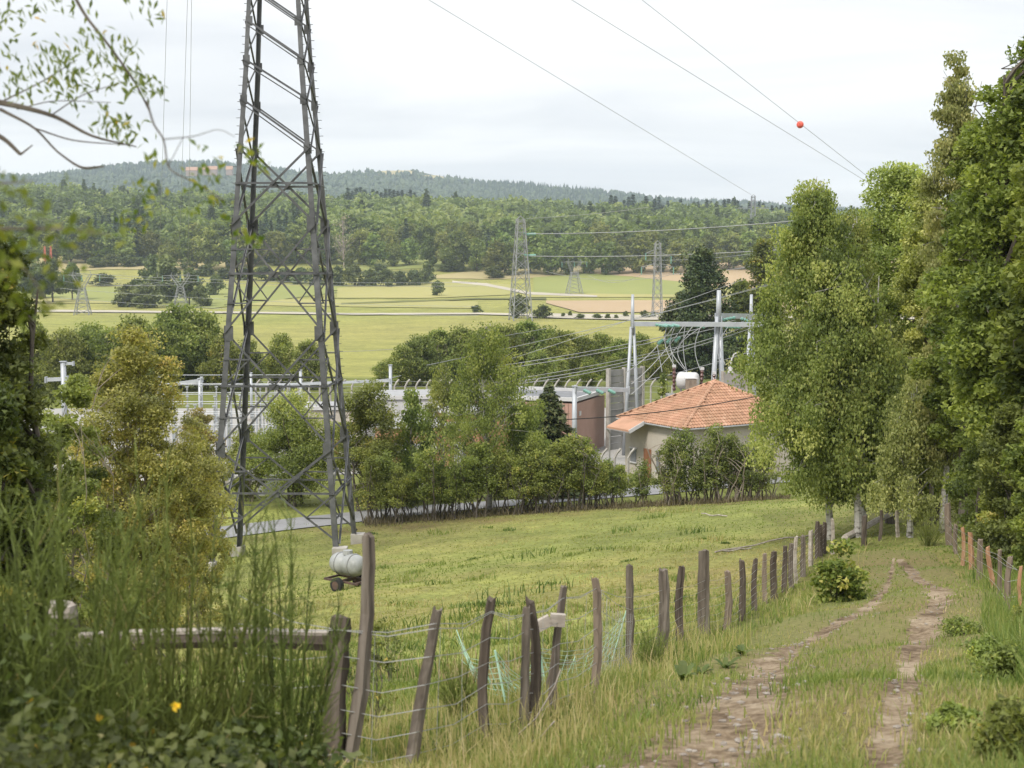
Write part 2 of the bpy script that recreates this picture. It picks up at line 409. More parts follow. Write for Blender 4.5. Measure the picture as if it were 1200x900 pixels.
def quads(n):
    return np.arange(4 * n).reshape(n, 4)
# ------------------------------------------------------------------ terrain
def grow(a, b, step, g):
    out = [a]
    while out[-1] < b:
        out.append(out[-1] + step); step *= g
    return out
xs = np.array(sorted(set([-x for x in grow(20, 1900, .42, 1.065)] + list(np.arange(-20, 20, .4)) + grow(20, 1900, .42, 1.065))))
ys = np.array(list(np.arange(-14, 44, .4)) + grow(44, 2100, .45, 1.024))
X, Y = np.meshgrid(xs, ys)
Z = h(X, Y)
# track and fence lines on the ground
def gl(pts):
    return np.array([G(u, v) for u, v in pts])
rutL = gl([(760, 960), (830, 895), (870, 840), (894, 800), (908, 776), (928, 758), (968, 740), (1008, 720), (1035, 695), (1045, 670), (1047, 655)])
rutR = gl([(1030, 960), (1038, 890), (1046, 840), (1058, 804), (1066, 775), (1084, 735), (1096, 716), (1100, 698), (1088, 687), (1072, 677), (1066, 668), (1054, 656)])
fenceL = gl([(330, 980), (390, 905), (480, 905), (568, 868), (617, 855), (648, 840), (696, 812), (738, 790), (773, 775), (798, 755), (826, 742), (850, 735), (869, 725), (896, 705), (919, 690), (941, 672), (958, 650), (975, 642)])
fenceR = gl([(1290, 800), (1230, 740), (1197, 716), (1182, 708), (1172, 697), (1164, 687), (1148, 677), (1138, 667), (1128, 660), (1120, 650)])
def dist_line(px, py, line):
    d = np.full(np.shape(px), 1e9)
    for a, b in zip(line[:-1], line[1:]):
        ab = b[:2] - a[:2]; L2 = (ab ** 2).sum() + 1e-9
        t = np.clip(((px - a[0]) * ab[0] + (py - a[1]) * ab[1]) / L2, 0, 1)
        d = np.minimum(d, np.hypot(px - a[0] - t * ab[0], py - a[1] - t * ab[1]))
    return d
def side_of_fence(px, py):
    """x minus the fence's x at the same y: positive on the track side."""
    o = np.argsort(fenceL[:, 1])
    return px - np.interp(py, fenceL[o, 1], fenceL[o, 0])
def vnoise(x, y, s, seed=0):
    r = np.random.default_rng(seed); out = 0
    for k in range(6):
        a = r.uniform(0, 2 * PI); f = s * r.uniform(.6, 1.8); ph = r.uniform(0, 6.28)
        out = out + np.sin((x * np.cos(a) + y * np.sin(a)) * f + ph)
    return out / 6
def lerp(a, b, t):
    return a + (b - a) * t[..., None]
def rut_mask(X, Y):
    """1 in the bare wheel ruts, 0 on the grass."""
    wl = np.interp(Y, [5, 9, 14, 22, 40], [.46, .44, .36, .17, .05]); wr = np.interp(Y, [5, 12, 20, 28, 40], [.15, .15, .26, .28, .17])
    w1 = 1 + .45 * vnoise(X, Y, 1.5, 31) + .3 * vnoise(X, Y, 4, 32)
    return np.clip(np.maximum(1.35 - dist_line(X, Y, rutL) / (wl * w1), 1.35 - dist_line(X, Y, rutR) / (wr * w1)), 0, 1)
def ground_colour(X, Y):
    col = np.zeros(X.shape + (3,))
    meadow = np.array([.19, .215, .076]); dry = np.array([.265, .218, .11]); verge = np.array([.1, .105, .04]); brown = np.array([.15, .115, .07])
    col[:] = meadow
    n1 = vnoise(X, Y, .25, 1); n2 = vnoise(X, Y, 1.1, 2)
    sf = side_of_fence(X, Y)
    dmid = np.clip(1.2 - np.abs(Y - 42 - X * .3) / 14, 0, 1) * (sf < 0)
    col = lerp(col, dry, np.clip(.1 + .5 * n1 + .3 * n2 + .4 * dmid, 0, .75))
    col = lerp(col, verge, np.clip(1.1 - np.abs(sf + .3) / 1.6, 0, 1) * .8 * (Y < 60))
    col = lerp(col, verge * 1.15, ((sf > 1.2) & (Y < 75)) * .5)
    trk = np.minimum(dist_line(X, Y, rutL), dist_line(X, Y, rutR))
    col = lerp(col, np.array([.19, .155, .08]), np.clip(1.2 - trk / 1.8, 0, 1) * np.clip(.5 + .7 * n2, 0, .9))
    col = lerp(col, brown * .9, np.clip(1 - np.abs(Y - 86) / 5, 0, 1) * np.clip(.5 + n2, 0, 1) * .8)
    col = lerp(col, np.array([.13, .15, .05]), ((Y > 96) & (Y < 240)) * 1.0)
    val = np.array([.228, .246, .085])
    vc = lerp(np.broadcast_to(val, X.shape + (3,)), np.array([.275, .26, .11]), np.clip(.35 + .5 * vnoise(X, Y, .02, 5) + .3 * vnoise(X, Y, .006, 6), 0, 1))
    t_ = np.clip((Y - 225) / 12, 0, 1)[..., None]; col = col * (1 - t_) + vc * t_
    t_ = np.clip((Y - 945) / 25, 0, 1)[..., None]; col = col * (1 - t_) + np.array([.05, .06, .025]) * t_
    return col
col = ground_colour(X, Y)
nx, ny = len(xs), len(ys)
idx = np.arange(nx * ny).reshape(ny, nx)
fc = np.stack([idx[:-1, :-1], idx[:-1, 1:], idx[1:, 1:], idx[1:, :-1]], -1).reshape(-1, 4)
lxx = np.interp(Y, rutL[:, 1], rutL[:, 0]); rxx = np.interp(Y, rutR[:, 1], rutR[:, 0])
Z = Z - .14 * ((X > np.minimum(lxx, rxx) - .75) & (X < np.maximum(lxx, rxx) + .55) & (Y > 5.2) & (Y < 43.2))    # the track's own sheet lies here
V = np.stack([X, Y, Z], -1).reshape(-1, 3)
g = link('ground', mesh_np('ground', V, fc, M['ground'], {'gcol': np.concatenate([col.reshape(-1, 3), np.ones((nx * ny, 1))], 1)}, True))
tag(g, kind='structure')

def ribbon(name, line, w, mat, off=.012, jitter=0.0, step=.5, kind='structure', rows=5):
    line = np.asarray(line)[:, :2]
    seg = np.concatenate([[0], np.cumsum(np.hypot(*np.diff(line, axis=0).T))])
    s = np.arange(0, seg[-1], step)
    sm = [pchip(seg, line[:, i])(s) for i in range(2)]
    c = np.stack(sm, 1); t = np.gradient(c, axis=0); t /= np.linalg.norm(t, axis=1)[:, None]
    nrm = np.stack([-t[:, 1], t[:, 0]], 1)
    ww = np.interp(np.linspace(0, 1, len(s)), np.linspace(0, 1, len(np.atleast_1d(w))), np.atleast_1d(w)) if not np.isscalar(w) else np.full(len(s), w)
    vs = []
    for k in range(rows):
        q = k / (rows - 1) * 2 - 1
        jj = 1 + jitter * (np.sin(s * 1.7 + 2 * q) * .4 + np.sin(s * 3.9 + q) * .35 + np.sin(s * .73 - q) * .45) if abs(q) == 1 else np.ones(len(s))
        p = c + nrm * (ww * q / 2 * jj)[:, None]
        vs.append(np.column_stack([p, h(p[:, 0], p[:, 1]) + off]))
    vs = np.stack(vs, 1).reshape(-1, 3); n = len(s)
    ii = np.arange(n * rows).reshape(n, rows)
    f = np.stack([ii[:-1, :-1], ii[:-1, 1:], ii[1:, 1:], ii[1:, :-1]], -1).reshape(-1, 4)
    o = link(name, mesh_np(name, vs, f, mat, None, True)); tag(o, kind=kind)
    return o
# the track: one sheet over the lane, bare in the two wheel ruts, grassy between and beside them
def trackmat():
    m, nt, b = nt_new('worn_dirt_track')
    at = N(nt, 'ShaderNodeAttribute', attribute_name='gcol'); ad = N(nt, 'ShaderNodeAttribute', attribute_name='dirt')
    tc = N(nt, 'ShaderNodeTexCoord')
    n1 = N(nt, 'ShaderNodeTexNoise', {'Scale': 3.2, 'Detail': 8, 'Roughness': .68}); n2 = N(nt, 'ShaderNodeTexNoise', {'Scale': 11, 'Detail': 8, 'Roughness': .7}); n3 = N(nt, 'ShaderNodeTexNoise', {'Scale': 1.1, 'Detail': 5})
    vo = N(nt, 'ShaderNodeTexVoronoi', {'Scale': 26})
    for n in (n1, n2, n3, vo): nt.links.new(tc.outputs['Object'], n.inputs['Vector'])
    r = ramp(nt, [(.045, .03, .02), (.125, .088, .056), (.235, .178, .118), (.345, .28, .2)], [.32, .43, .51, .61])
    mm = N(nt, 'ShaderNodeMix', data_type='FLOAT'); mm.inputs[0].default_value = .5
    nt.links.new(n2.outputs['Fac'], mm.inputs[2]); nt.links.new(n3.outputs['Fac'], mm.inputs[3]); nt.links.new(mm.outputs[0], r.inputs[0])
    ma = N(nt, 'ShaderNodeMath', {1: 2.9, 2: -1.5}, operation='MULTIPLY_ADD'); nt.links.new(n1.outputs['Fac'], ma.inputs[0])
    ad2 = N(nt, 'ShaderNodeMath', operation='ADD'); nt.links.new(ad.outputs['Fac'], ad2.inputs[0]); nt.links.new(ma.outputs[0], ad2.inputs[1])
    mr = N(nt, 'ShaderNodeMapRange', {1: .32, 2: .62}); nt.links.new(ad2.outputs[0], mr.inputs[0])
    r3 = ramp(nt, [(.72, .72, .68), (1.25, 1.22, 1.1)], [.32, .68]); nt.links.new(n2.outputs['Fac'], r3.inputs[0])
    mg = N(nt, 'ShaderNodeMix', data_type='RGBA', blend_type='MULTIPLY'); mg.inputs[0].default_value = 1
    nt.links.new(at.outputs['Color'], mg.inputs[6]); nt.links.new(r3.outputs[0], mg.inputs[7])
    mx = N(nt, 'ShaderNodeMix', data_type='RGBA'); nt.links.new(mr.outputs[0], mx.inputs[0]); nt.links.new(mg.outputs[2], mx.inputs[6]); nt.links.new(r.outputs[0], mx.inputs[7])
    nt.links.new(mx.outputs[2], b.inputs['Base Color']); b.inputs['Roughness'].default_value = .95; b.inputs['Specular IOR Level'].default_value = .1
    bp = N(nt, 'ShaderNodeBump', {'Strength': .7, 'Distance': .05}); nt.links.new(n2.outputs['Fac'], bp.inputs['Height'])
    bq = N(nt, 'ShaderNodeBump', {'Strength': .45, 'Distance': .02}); nt.links.new(vo.outputs['Distance'], bq.inputs['Height']); nt.links.new(bp.outputs[0], bq.inputs['Normal']); nt.links.new(bq.outputs[0], b.inputs['Normal'])
    return m
ty = np.concatenate([np.arange(4.5, 16, .07), np.arange(16, 44, .14)])
lx = np.interp(ty, rutL[:, 1], rutL[:, 0]); rx = np.interp(ty, rutR[:, 1], rutR[:, 0])
ncol = 60; tq = np.linspace(0, 1, ncol)
TX = (np.minimum(lx, rx) - 1.3)[:, None] * (1 - tq) + (np.maximum(lx, rx) + 1.1)[:, None] * tq; TY = np.repeat(ty[:, None], ncol, 1)
TD = rut_mask(TX, TY)
edge = np.minimum(np.minimum(tq, 1 - tq) * 12, 1)
TZ = h(TX, TY) + .03 * edge - .02 - .03 * TD + TD * (.016 * vnoise(TX, TY, 9, 41) + .012 * vnoise(TX, TY, 23, 42) + .03 * vnoise(TX, TY, 3, 43)) + .012
ii = np.arange(TX.size).reshape(TX.shape)
f = np.stack([ii[:-1, :-1], ii[:-1, 1:], ii[1:, 1:], ii[1:, :-1]], -1).reshape(-1, 4)
tag(link('dirt_track', mesh_np('dirt_track', np.stack([TX, TY, TZ], -1).reshape(-1, 3), f, trackmat(), {'gcol': np.concatenate([ground_colour(TX, TY).reshape(-1, 3), np.ones((TX.size, 1))], 1), 'dirt': TD.ravel()}, True)), kind='structure')
ribbon('road', gl([(60, 650), (200, 634), (300, 620), (450, 603), (600, 590), (700, 582), (780, 574), (920, 560)]), 4.2, M['asphalt'], .06, 0, 1.5)
# substation yard
def sheet(name, corners, mat, off=.03, nu=16, nv=10):
    a, b, c, d = [np.array(k, float) for k in corners]
    us, vs_ = np.meshgrid(np.linspace(0, 1, nu), np.linspace(0, 1, nv))
    p = ((1 - us)[..., None] * a + us[..., None] * b) * (1 - vs_)[..., None] + ((1 - us)[..., None] * d + us[..., None] * c) * vs_[..., None]
    z = h(p[..., 0], p[..., 1]) + off
    ii = np.arange(nu * nv).reshape(nv, nu)
    f = np.stack([ii[:-1, :-1], ii[:-1, 1:], ii[1:, 1:], ii[1:, :-1]], -1).reshape(-1, 4)
    o = link(name, mesh_np(name, np.concatenate([p, z[..., None]], -1).reshape(-1, 3), f, mat, None, True))
    return tag(o, kind='structure')
sheet('gravel_yard', [(-62, 107), (12, 122), (24, 168), (-62, 168)], M['gravel'], .03)

# fields of the valley: strips given by their upper and lower edges
FM = dict(
    straw=fieldmat('straw_field', [(.3, .255, .13), (.37, .31, .16)]),
    stubble=fieldmat('pinkish_stubble_field', [(.33, .245, .15), (.4, .3, .19)]),
    green=fieldmat('fresh_green_field', [(.2, .222, .072), (.25, .262, .09)]),
    pale=fieldmat('pale_hay_field', [(.28, .27, .1), (.33, .3, .12)]),
    lane=surf('pale_farm_lane', [(.33, .3, .24), (.42, .38, .31)], .05, .95),
    rough_g=fieldmat('rough_grass_bank', [(.1, .11, .04), (.17, .17, .06)], .05))
def field(mat, edges, off=.3, name='field'):
    u = np.array([e[0] for e in edges], float)
    us = np.unique(np.concatenate([u, np.arange(u[0], u[-1], 12)]))
    lo = [G(a, b) for a, b in zip(us, np.interp(us, u, [e[2] for e in edges]))]
    hi = [G(a, b) for a, b in zip(us, np.interp(us, u, [e[1] for e in edges]))]
    lo = np.array(lo); hi = np.array(hi); rows = 7
    vs = []
    for k in range(rows):
        p = lo[:, :2] + (hi - lo)[:, :2] * k / (rows - 1)
        vs.append(np.column_stack([p, h(p[:, 0], p[:, 1]) + off]))
    n = len(us); ii = np.arange(rows * n).reshape(rows, n)
    f = np.stack([ii[:-1, :-1], ii[:-1, 1:], ii[1:, 1:], ii[1:, :-1]], -1).reshape(-1, 4)
    o = link(name, mesh_np(name, np.concatenate(vs), f, mat, None, True)); return tag(o, kind='structure')
field(FM['green'], [(-250, 340, 352), (60, 338, 350), (250, 336, 362), (420, 336, 340)], .3)
field(FM['straw'], [(-200, 303, 318), (40, 302, 322), (120, 300, 316), (280, 300, 318), (300, 304, 312)], .3)
field(FM['green'], [(395, 304, 306), (430, 301, 318), (520, 298, 314), (572, 297, 305)], .3)
field(FM['straw'], [(505, 324, 327), (580, 316, 328), (640, 310, 326), (800, 309, 318), (860, 312, 318)], .3)
field(FM['green'], [(625, 326, 344), (700, 320, 345), (800, 328, 346), (820, 338, 345)], .34)
field(FM['stubble'], [(690, 318, 321), (740, 314, 325), (900, 306, 342), (1050, 304, 340)], .4)
field(FM['pale'], [(600, 346, 349), (700, 344, 349), (830, 343, 349), (1000, 342, 349)], .32)
field(FM['stubble'], [(640, 353, 356), (680, 353, 367), (900, 352, 367), (1050, 351, 366)], .36)
field(FM['pale'], [(395, 338, 350), (500, 330, 350), (600, 334, 346)], .33)
field(FM['rough_g'], [(395, 318, 320), (470, 318, 321), (560, 313, 316), (660, 309, 312)], .45)
field(FM['rough_g'], [(400, 356, 357.5), (480, 353, 355), (560, 350, 351.5), (640, 350, 352)], .45)
field(FM['pale'], [(-200, 350, 357), (120, 349, 356), (400, 352, 360), (560, 354, 362)], .28)
field(FM['lane'], [(530, 330, 332), (570, 333, 336), (620, 343, 346), (700, 347, 349)], .42, 'farm_lane')
field(FM['lane'], [(-200, 361, 364), (60, 364, 366.5), (260, 366, 368), (420, 368, 370), (560, 367.5, 369.5), (625, 369, 371)], .4, 'farm_lane')
field(FM['lane'], [(620, 368, 373), (740, 370, 376), (900, 370, 376), (1100, 370, 375)], .4, 'farm_lane')

# far wooded hill beyond the valley
RU = [-900, -500, -200, 0, 60, 100, 150, 190, 240, 300, 350, 400, 440, 480, 520, 560, 640, 700, 740, 800, 870, 930, 1100, 1400, 2000]
RV = [235, 222, 208, 203, 201, 197, 190, 188, 187, 191, 198, 201, 197, 196, 203, 209, 214, 220, 225, 231, 234, 240, 246, 252, 262]
ridge = pchip(RU, RV)
def hill(x, y):
    uu = 600 + F * x / 4200.0
    zr = (300 - ridge(uu)) / F * 4200 - 14
    t = np.clip((y - 1900) / 2300, 0, 1)
    z = 20 + (zr - 20) * (t ** 1.25) * 1.0
    z = np.where(y > 4200, zr - (y - 4200) * .12, z)
    z = z + 9 * np.sin(x * .006 + y * .004) * np.sin(y * .0047 + x * .002) * np.sin(np.clip((y - 1900) / 2300, 0, 1) * PI)
    return z
hx = np.linspace(-3600, 3600, 150); hy = np.concatenate([np.linspace(1900, 4200, 50), np.linspace(4250, 5200, 12)])
HX, HY = np.meshgrid(hx, hy); HZ = hill(HX, HY)
ii = np.arange(HX.size).reshape(HX.shape)
f = np.stack([ii[:-1, :-1], ii[:-1, 1:], ii[1:, 1:], ii[1:, :-1]], -1).reshape(-1, 4)
M['hill'] = surf('hill_woodland_floor', [(.035, .05, .025), (.06, .075, .035)], .01, .95)
tag(link('hill', mesh_np('hill', np.stack([HX, HY, HZ], -1).reshape(-1, 3), f, M['hill'], None, True)), kind='structure')
# its woodland canopy: small crowns, far too many to count
def canopy(n, seed):
    r = np.random.default_rng(seed)
    y = 1950 + 2350 * r.random(n) ** .75; x = (r.random(n) - .5) * 1.05 * y * 1.15 - 120
    uu = 600 + F * x / y; vv = 300 - F * hill(x, y) / y
    bare = ((np.abs(uu - 462) < 22) & (np.abs(vv - 202) < 3.2)) | ((np.abs(uu - 508) < 13) & (np.abs(vv - 208) < 2.5))
    x, y = x[~bare], y[~bare]; n = len(x)
    con = vnoise(x, y, .004, 9) + .2 * r.normal(size=n) > .22
    H = np.where(con, r.uniform(12, 19, n), r.uniform(8, 15, n)); W = np.where(con, r.uniform(6, 9, n), r.uniform(9, 19, n))
    k = 5; a = np.arange(k) * 2 * PI / k
    z0 = hill(x, y)
    vs = np.zeros((n, 2 * k + 1, 3))
    rot = r.random(n) * 6.28
    for lvl, (zr, wr) in enumerate(((0, .9), (.55, .8))):
        rr = W[:, None] / 2 * np.where(con[:, None], (1.0, .5)[lvl], wr) * r.uniform(.7, 1.25, (n, k))
        vs[:, lvl * k:(lvl + 1) * k, 0] = x[:, None] + rr * np.cos(a + rot[:, None]); vs[:, lvl * k:(lvl + 1) * k, 1] = y[:, None] + rr * np.sin(a + rot[:, None])
        vs[:, lvl * k:(lvl + 1) * k, 2] = (z0 + H * zr)[:, None] + r.uniform(-.08, .08, (n, k)) * H[:, None]
    vs[:, 2 * k] = np.stack([x, y, z0 + H], 1)
    b = (np.arange(n) * (2 * k + 1))[:, None]
    q = np.concatenate([np.stack([b[:, 0] + j, b[:, 0] + (j + 1) % k, b[:, 0] + k + (j + 1) % k, b[:, 0] + k + j], 1) for j in range(k)])
    t3 = np.concatenate([np.stack([b[:, 0] + k + j, b[:, 0] + k + (j + 1) % k, b[:, 0] + 2 * k, b[:, 0] + 2 * k], 1) for j in range(k)])
    tri = np.concatenate([q[:, [0, 1, 2]], q[:, [0, 2, 3]], t3[:, :3]])
    tint = np.where(con, r.uniform(0, .35, n), r.uniform(.3, 1, n))
    return mesh_np('hill_woods', vs.reshape(-1, 3), tri, M['leaf_hill'], {'tint': np.repeat(tint, 2 * k + 1)})
tag(link('hill_woods', canopy(17000, 3)), kind='stuff')
for (u0, u1, v0, v1) in ((442, 484, 199, 205), (496, 520, 206, 209.5)):
    pts = []
    for vv in np.linspace(v1, v0, 5):
        for uu in np.linspace(u0, u1, 9):
            d = ray(uu, vv); d = d / d[1]; D = np.linspace(2500, 4200, 1500); k = np.argmin(np.abs(d[2] * D - hill(d[0] * D, D))); pts.append([d[0] * D[k], D[k], hill(d[0] * D[k], D[k]) + 1.5])
    ii = np.arange(45).reshape(5, 9)
    f = np.stack([ii[:-1, :-1], ii[:-1, 1:], ii[1:, 1:], ii[1:, :-1]], -1).reshape(-1, 4)
    tag(link('field', mesh_np('field', np.array(pts), f, FM['straw'], None, True)), kind='structure')
def far_house(u, v, wpx, label):
    d = ray(u, v); d = d / d[1]; D = 3500.0; p = d * D; p[2] = max(p[2], hill(p[0], p[1])) - 14
    L = wpx / F * D
    t = thing('hillside_building', label, 'building', p, 'buildings on the far hill')
    m = MB(); m.box(p + [0, 0, 5], (L, 14, 13)); m.build('wall', M['wall_pink'], t)
    m = MB(); a = p + [0, 0, 12]
    vs = [a + [-L / 2 - 1, -8, 0], a + [L / 2 + 1, -8, 0], a + [L / 2 + 1, 8, 0], a + [-L / 2 - 1, 8, 0], a + [-L / 2 - 1, 0, 9], a + [L / 2 + 1, 0, 9]]
    m.add(vs, [(0, 1, 5, 4), (2, 3, 4, 5), (0, 4, 3), (1, 2, 5), (3, 2, 1, 0)]); m.build('roof', M['tile'], t)
far_house(225, 199, 13, 'small orange roofed building among woods on the far hill, west of the larger ones')
far_house(246, 198, 17, 'largest orange roofed building among woods on the far hill')
far_house(269, 198, 7, 'smallest orange roofed building among woods, half behind the big pylon')

# ------------------------------------------------------------------ vegetation
def rnorm(r, n):
    a = r.normal(size=(n, 3)); return a / (np.linalg.norm(a, axis=1)[:, None] + 1e-9)
def leaf_quads(c, L, W, r, axis=None, fold=.12, upbias=.5, tri=False):
    """One leaf per centre: four-cornered and folded, or three-cornered where it is seen from afar."""
    n = len(c)
    a = rnorm(r, n) if axis is None else axis + .45 * rnorm(r, n)
    a = a / (np.linalg.norm(a, axis=1)[:, None] + 1e-9)
    g_ = rnorm(r, n); g_[:, 2] = np.abs(g_[:, 2]) + upbias
    b = np.cross(g_, a); b /= (np.linalg.norm(b, axis=1)[:, None] + 1e-9)
    nn = np.cross(a, b)
    L = np.broadcast_to(np.asarray(L, float), (n,))[:, None]; W = np.broadcast_to(np.asarray(W, float), (n,))[:, None]
    if tri:
        v = np.stack([c - a * L * .38 - b * W * .62, c - a * L * .38 + b * W * .62 + nn * W * fold, c + a * L * .62], 1)
        return v.reshape(-1, 3), np.arange(3 * n).reshape(n, 3)
    v = np.stack([c - a * L * .5, c + b * W * .5 + nn * W * fold, c + a * L * .5, c - b * W * .5 + nn * W * fold], 1)
    return v.reshape(-1, 3), quads(n)
def leaf_me(name, c, L, W, mat, r, tint, **kw):
    v, f = leaf_quads(c, L, W, r, **kw)
    return mesh_np(name, v, f, mat, {'tint': np.repeat(tint, f.shape[1])})
def profile(shape, t):
    if shape == 'birch': return np.clip(t / .22, 0, 1) ** .6 * np.clip(1 - t, 0, 1) ** .62 * 1.18
    if shape == 'cone': return np.clip(1 - t, 0, 1) ** .85 * np.clip(t / .06, 0, 1) ** .5
    if shape == 'shrub': return np.clip(1 - t ** 2.2, 0, 1) ** .5 * (.7 + .3 * np.clip(t / .3, 0, 1))
    if shape == 'column': return np.clip(t / .12, 0, 1) ** .5 * np.clip(1 - t, 0, 1) ** .4
    return np.clip(t / .35, 0, 1) ** .55 * np.clip((1 - t) / .65, 0, 1) ** .5
def plant_meshes(r, H, R, base, nleaf, L, shape='round', W=None, nclump=60, csize=.22, droop=0.0, trunk_r=None, mat=None, bark=None,
                 lean=(0, 0), stems=1, limbs=22, spread=.25, shell=.5, asym=.28, sides=6, twig=True, hole=.0, clean=1.0, flat=.65, tri=True):
    """Trunk-and-limbs mesh and leaf mesh of one plant, base at the origin. Leaves sit in clumps round limb ends."""
    W = W or L * .6; trunk_r = trunk_r or H * .014
    zb = H * base
    # clumps
    cs = []
    ph = r.uniform(0, 6.28, 6)
    while len(cs) < nclump:
        t = r.random() ** (.85)
        env = profile(shape, t)
        if r.random() > env * 1.02 + .05: continue
        a = r.uniform(0, 6.28)
        lob = 1 - asym / 2 + asym * (.5 * math.sin(2 * a + ph[0] + 4 * t) + .5 * math.sin(3 * a + ph[1] - 7 * t))
        q = (shell + (1 - shell) * r.random()) if r.random() < .75 else r.random() * .8
        rad = R * env * lob * q * (1 - .35 * csize)
        z = zb + (H - zb) * t
        cs.append((rad * math.cos(a) + lean[0] * z, rad * math.sin(a) + lean[1] * z, z, t))
    cs = np.array(cs)
    m = MB()
    # stems
    paths = []
    for k in range(stems):
        top = H * (.93 if stems == 1 else r.uniform(.6, .92))
        n = 9; tt = np.linspace(0, 1, n)
        dx, dy = (0, 0) if stems == 1 else (r.normal(0, spread) * R, r.normal(0, spread) * R)
        ox, oy = (0, 0) if stems == 1 else (r.normal(0, .12) * R * spread * 4, r.normal(0, .12) * R * spread * 4)
        wob = np.cumsum(r.normal(0, .012 * H, (n, 2)), 0) * np.minimum(tt * 2, 1)[:, None] * clean
        pth = np.column_stack([ox + dx * tt + wob[:, 0] + lean[0] * top * tt, oy + dy * tt + wob[:, 1] + lean[1] * top * tt, top * tt - .15 * (tt == 0)])
        rad = trunk_r * (1 - tt) ** .8 * (.75 if stems > 1 else 1) + .12 * trunk_r
        rad[0] *= 1.25
        m.tube(pth, rad, sides, cap=False); paths.append(pth)
    ends = []
    order = r.permutation(len(cs))
    for i, ci in enumerate(order):
        c = cs[ci, :3]
        pth = paths[i % len(paths)]
        hd = math.hypot(c[0] - lean[0] * c[2], c[1] - lean[1] * c[2])
        z0 = max(zb * .5, c[2] - hd * r.uniform(.5, 1.1) - .03 * H)
        z0 = min(z0, pth[-1, 2] * .98)
        p0 = np.array([np.interp(z0, pth[:, 2], pth[:, k]) for k in range(3)])
        if i < limbs or not ends:
            mid = (p0 + c) / 2 + np.array([0, 0, .06 * H]) + r.normal(0, .02 * H, 3)
            tt = np.linspace(0, 1, 5)[:, None]
            pts = (1 - tt) ** 2 * p0 + 2 * tt * (1 - tt) * mid + tt ** 2 * c
            r0 = trunk_r * (.28 + .25 * (1 - cs[ci, 3]))
            m.tube(pts, np.linspace(r0, r0 * .2, 5), 4, cap=False); ends.append(pts)
        elif twig:
            q = ends[int(np.argmin([np.linalg.norm(e[3] - c) for e in ends]))]
            p0 = q[r.integers(1, 4)]
            mid = (p0 + c) / 2 + r.normal(0, .02 * H, 3)
            m.tube([p0, mid, c], [trunk_r * .11, trunk_r * .075, trunk_r * .04], 3, cap=False)
    trunk = m.mesh('trunk', bark)
    # leaves
    wgt = r.uniform(.5, 1.5, len(cs)); wgt /= wgt.sum()
    ci = r.choice(len(cs), nleaf, p=wgt)
    cr = R * csize * r.uniform(.65, 1.35, len(cs))
    off = r.normal(size=(nleaf, 3)); off /= np.linalg.norm(off, axis=1)[:, None]
    off *= (r.random(nleaf) ** .45)[:, None]
    off[:, 2] *= flat
    if droop:
        off[:, 2] = off[:, 2] * .5 - droop * r.random(nleaf) ** 1.3 * 1.6
    p = cs[ci, :3] + off * cr[ci][:, None]
    keep = p[:, 2] > .05 * H * min(1, base * 4 + .2)
    p = p[keep]; ci = ci[keep]
    ct = r.normal(0, .2, len(cs))
    tint = np.clip(.45 + ct[ci] + r.normal(0, .17, len(p)), 0, 1)
    ax = None
    if droop: ax = np.tile([0, 0, -1.0], (len(p), 1))
    crown = leaf_me('crown', p, L * r.uniform(.7, 1.3, len(p)), W * r.uniform(.7, 1.3, len(p)), mat, r, tint, axis=ax, tri=tri)
    return trunk, crown
def conifer_meshes(r, H, R, nleaf, L, mat, bark, base=.06, tiers=22, droop=.25, ragged=.25, trunk_r=None):
    m = MB(); trunk_r = trunk_r or H * .013
    tt = np.linspace(0, 1, 6)
    m.tube(np.column_stack([0 * tt, 0 * tt, H * tt * .99 - .1 * (tt == 0)]), trunk_r * (1 - tt) + .01, 6, cap=False)
    cen = []; axs = []; tn = []
    per = []
    for k in range(tiers):
        t = (k + r.uniform(-.3, .3)) / tiers
        t = min(max(t, 0), .985); z = H * (base + (1 - base) * t); rr = R * (1 - t) ** .85
        nb = int(8 + 6 * (1 - t))
        a0 = r.random() * 6.28
        for b in range(nb):
            per.append((z + r.normal(0, .012 * H), rr * r.uniform(1 - ragged * 1.6, 1 + ragged * .5), a0 + b * 6.28 / nb + r.normal(0, .15)))
    wsum = sum(p[1] + .15 * R for p in per)
    for (z, rr, a) in per:
        d = np.array([math.cos(a), math.sin(a), 0]); tip = d * rr + np.array([0, 0, z - droop * rr + .12 * rr])
        p0 = np.array([0, 0, z])
        mid = (p0 + tip) / 2 + np.array([0, 0, .02 * rr])
        if L < .6: m.tube([p0, mid, tip], [trunk_r * .2, trunk_r * .13, trunk_r * .04], 3, cap=False)
        n = max(3, int(nleaf * (rr + .15 * R) / wsum))
        s = r.random(n) ** .7
        c = p0 + (tip - p0) * s[:, None]
        lat = np.array([-d[1], d[0], 0]); w = .32 * rr * (1 - s) * .8 + .06 * R
        c = c + lat * (r.uniform(-1, 1, n) * w)[:, None]; c[:, 2] += r.uniform(-.6, .2, n) * L - np.abs(r.normal(0, .03 * R, n))
        cen.append(c); sg = np.sign(r.normal(size=n))
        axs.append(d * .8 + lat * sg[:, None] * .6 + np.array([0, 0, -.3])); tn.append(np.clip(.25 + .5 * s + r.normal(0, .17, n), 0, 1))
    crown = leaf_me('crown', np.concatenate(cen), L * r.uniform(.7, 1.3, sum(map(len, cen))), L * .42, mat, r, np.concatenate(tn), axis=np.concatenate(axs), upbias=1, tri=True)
    return m.mesh('trunk', bark), crown
def plant(name, label, cat, loc, meshes, group=None, rz=0, scale=1, parts=('trunk', 'crown')):
    t = thing(name, label, cat, loc, group, rz)
    t.scale = (scale,) * 3 if np.isscalar(scale) else scale
    for nm, me in zip(parts, meshes):
        link(nm, me, t)
    return t
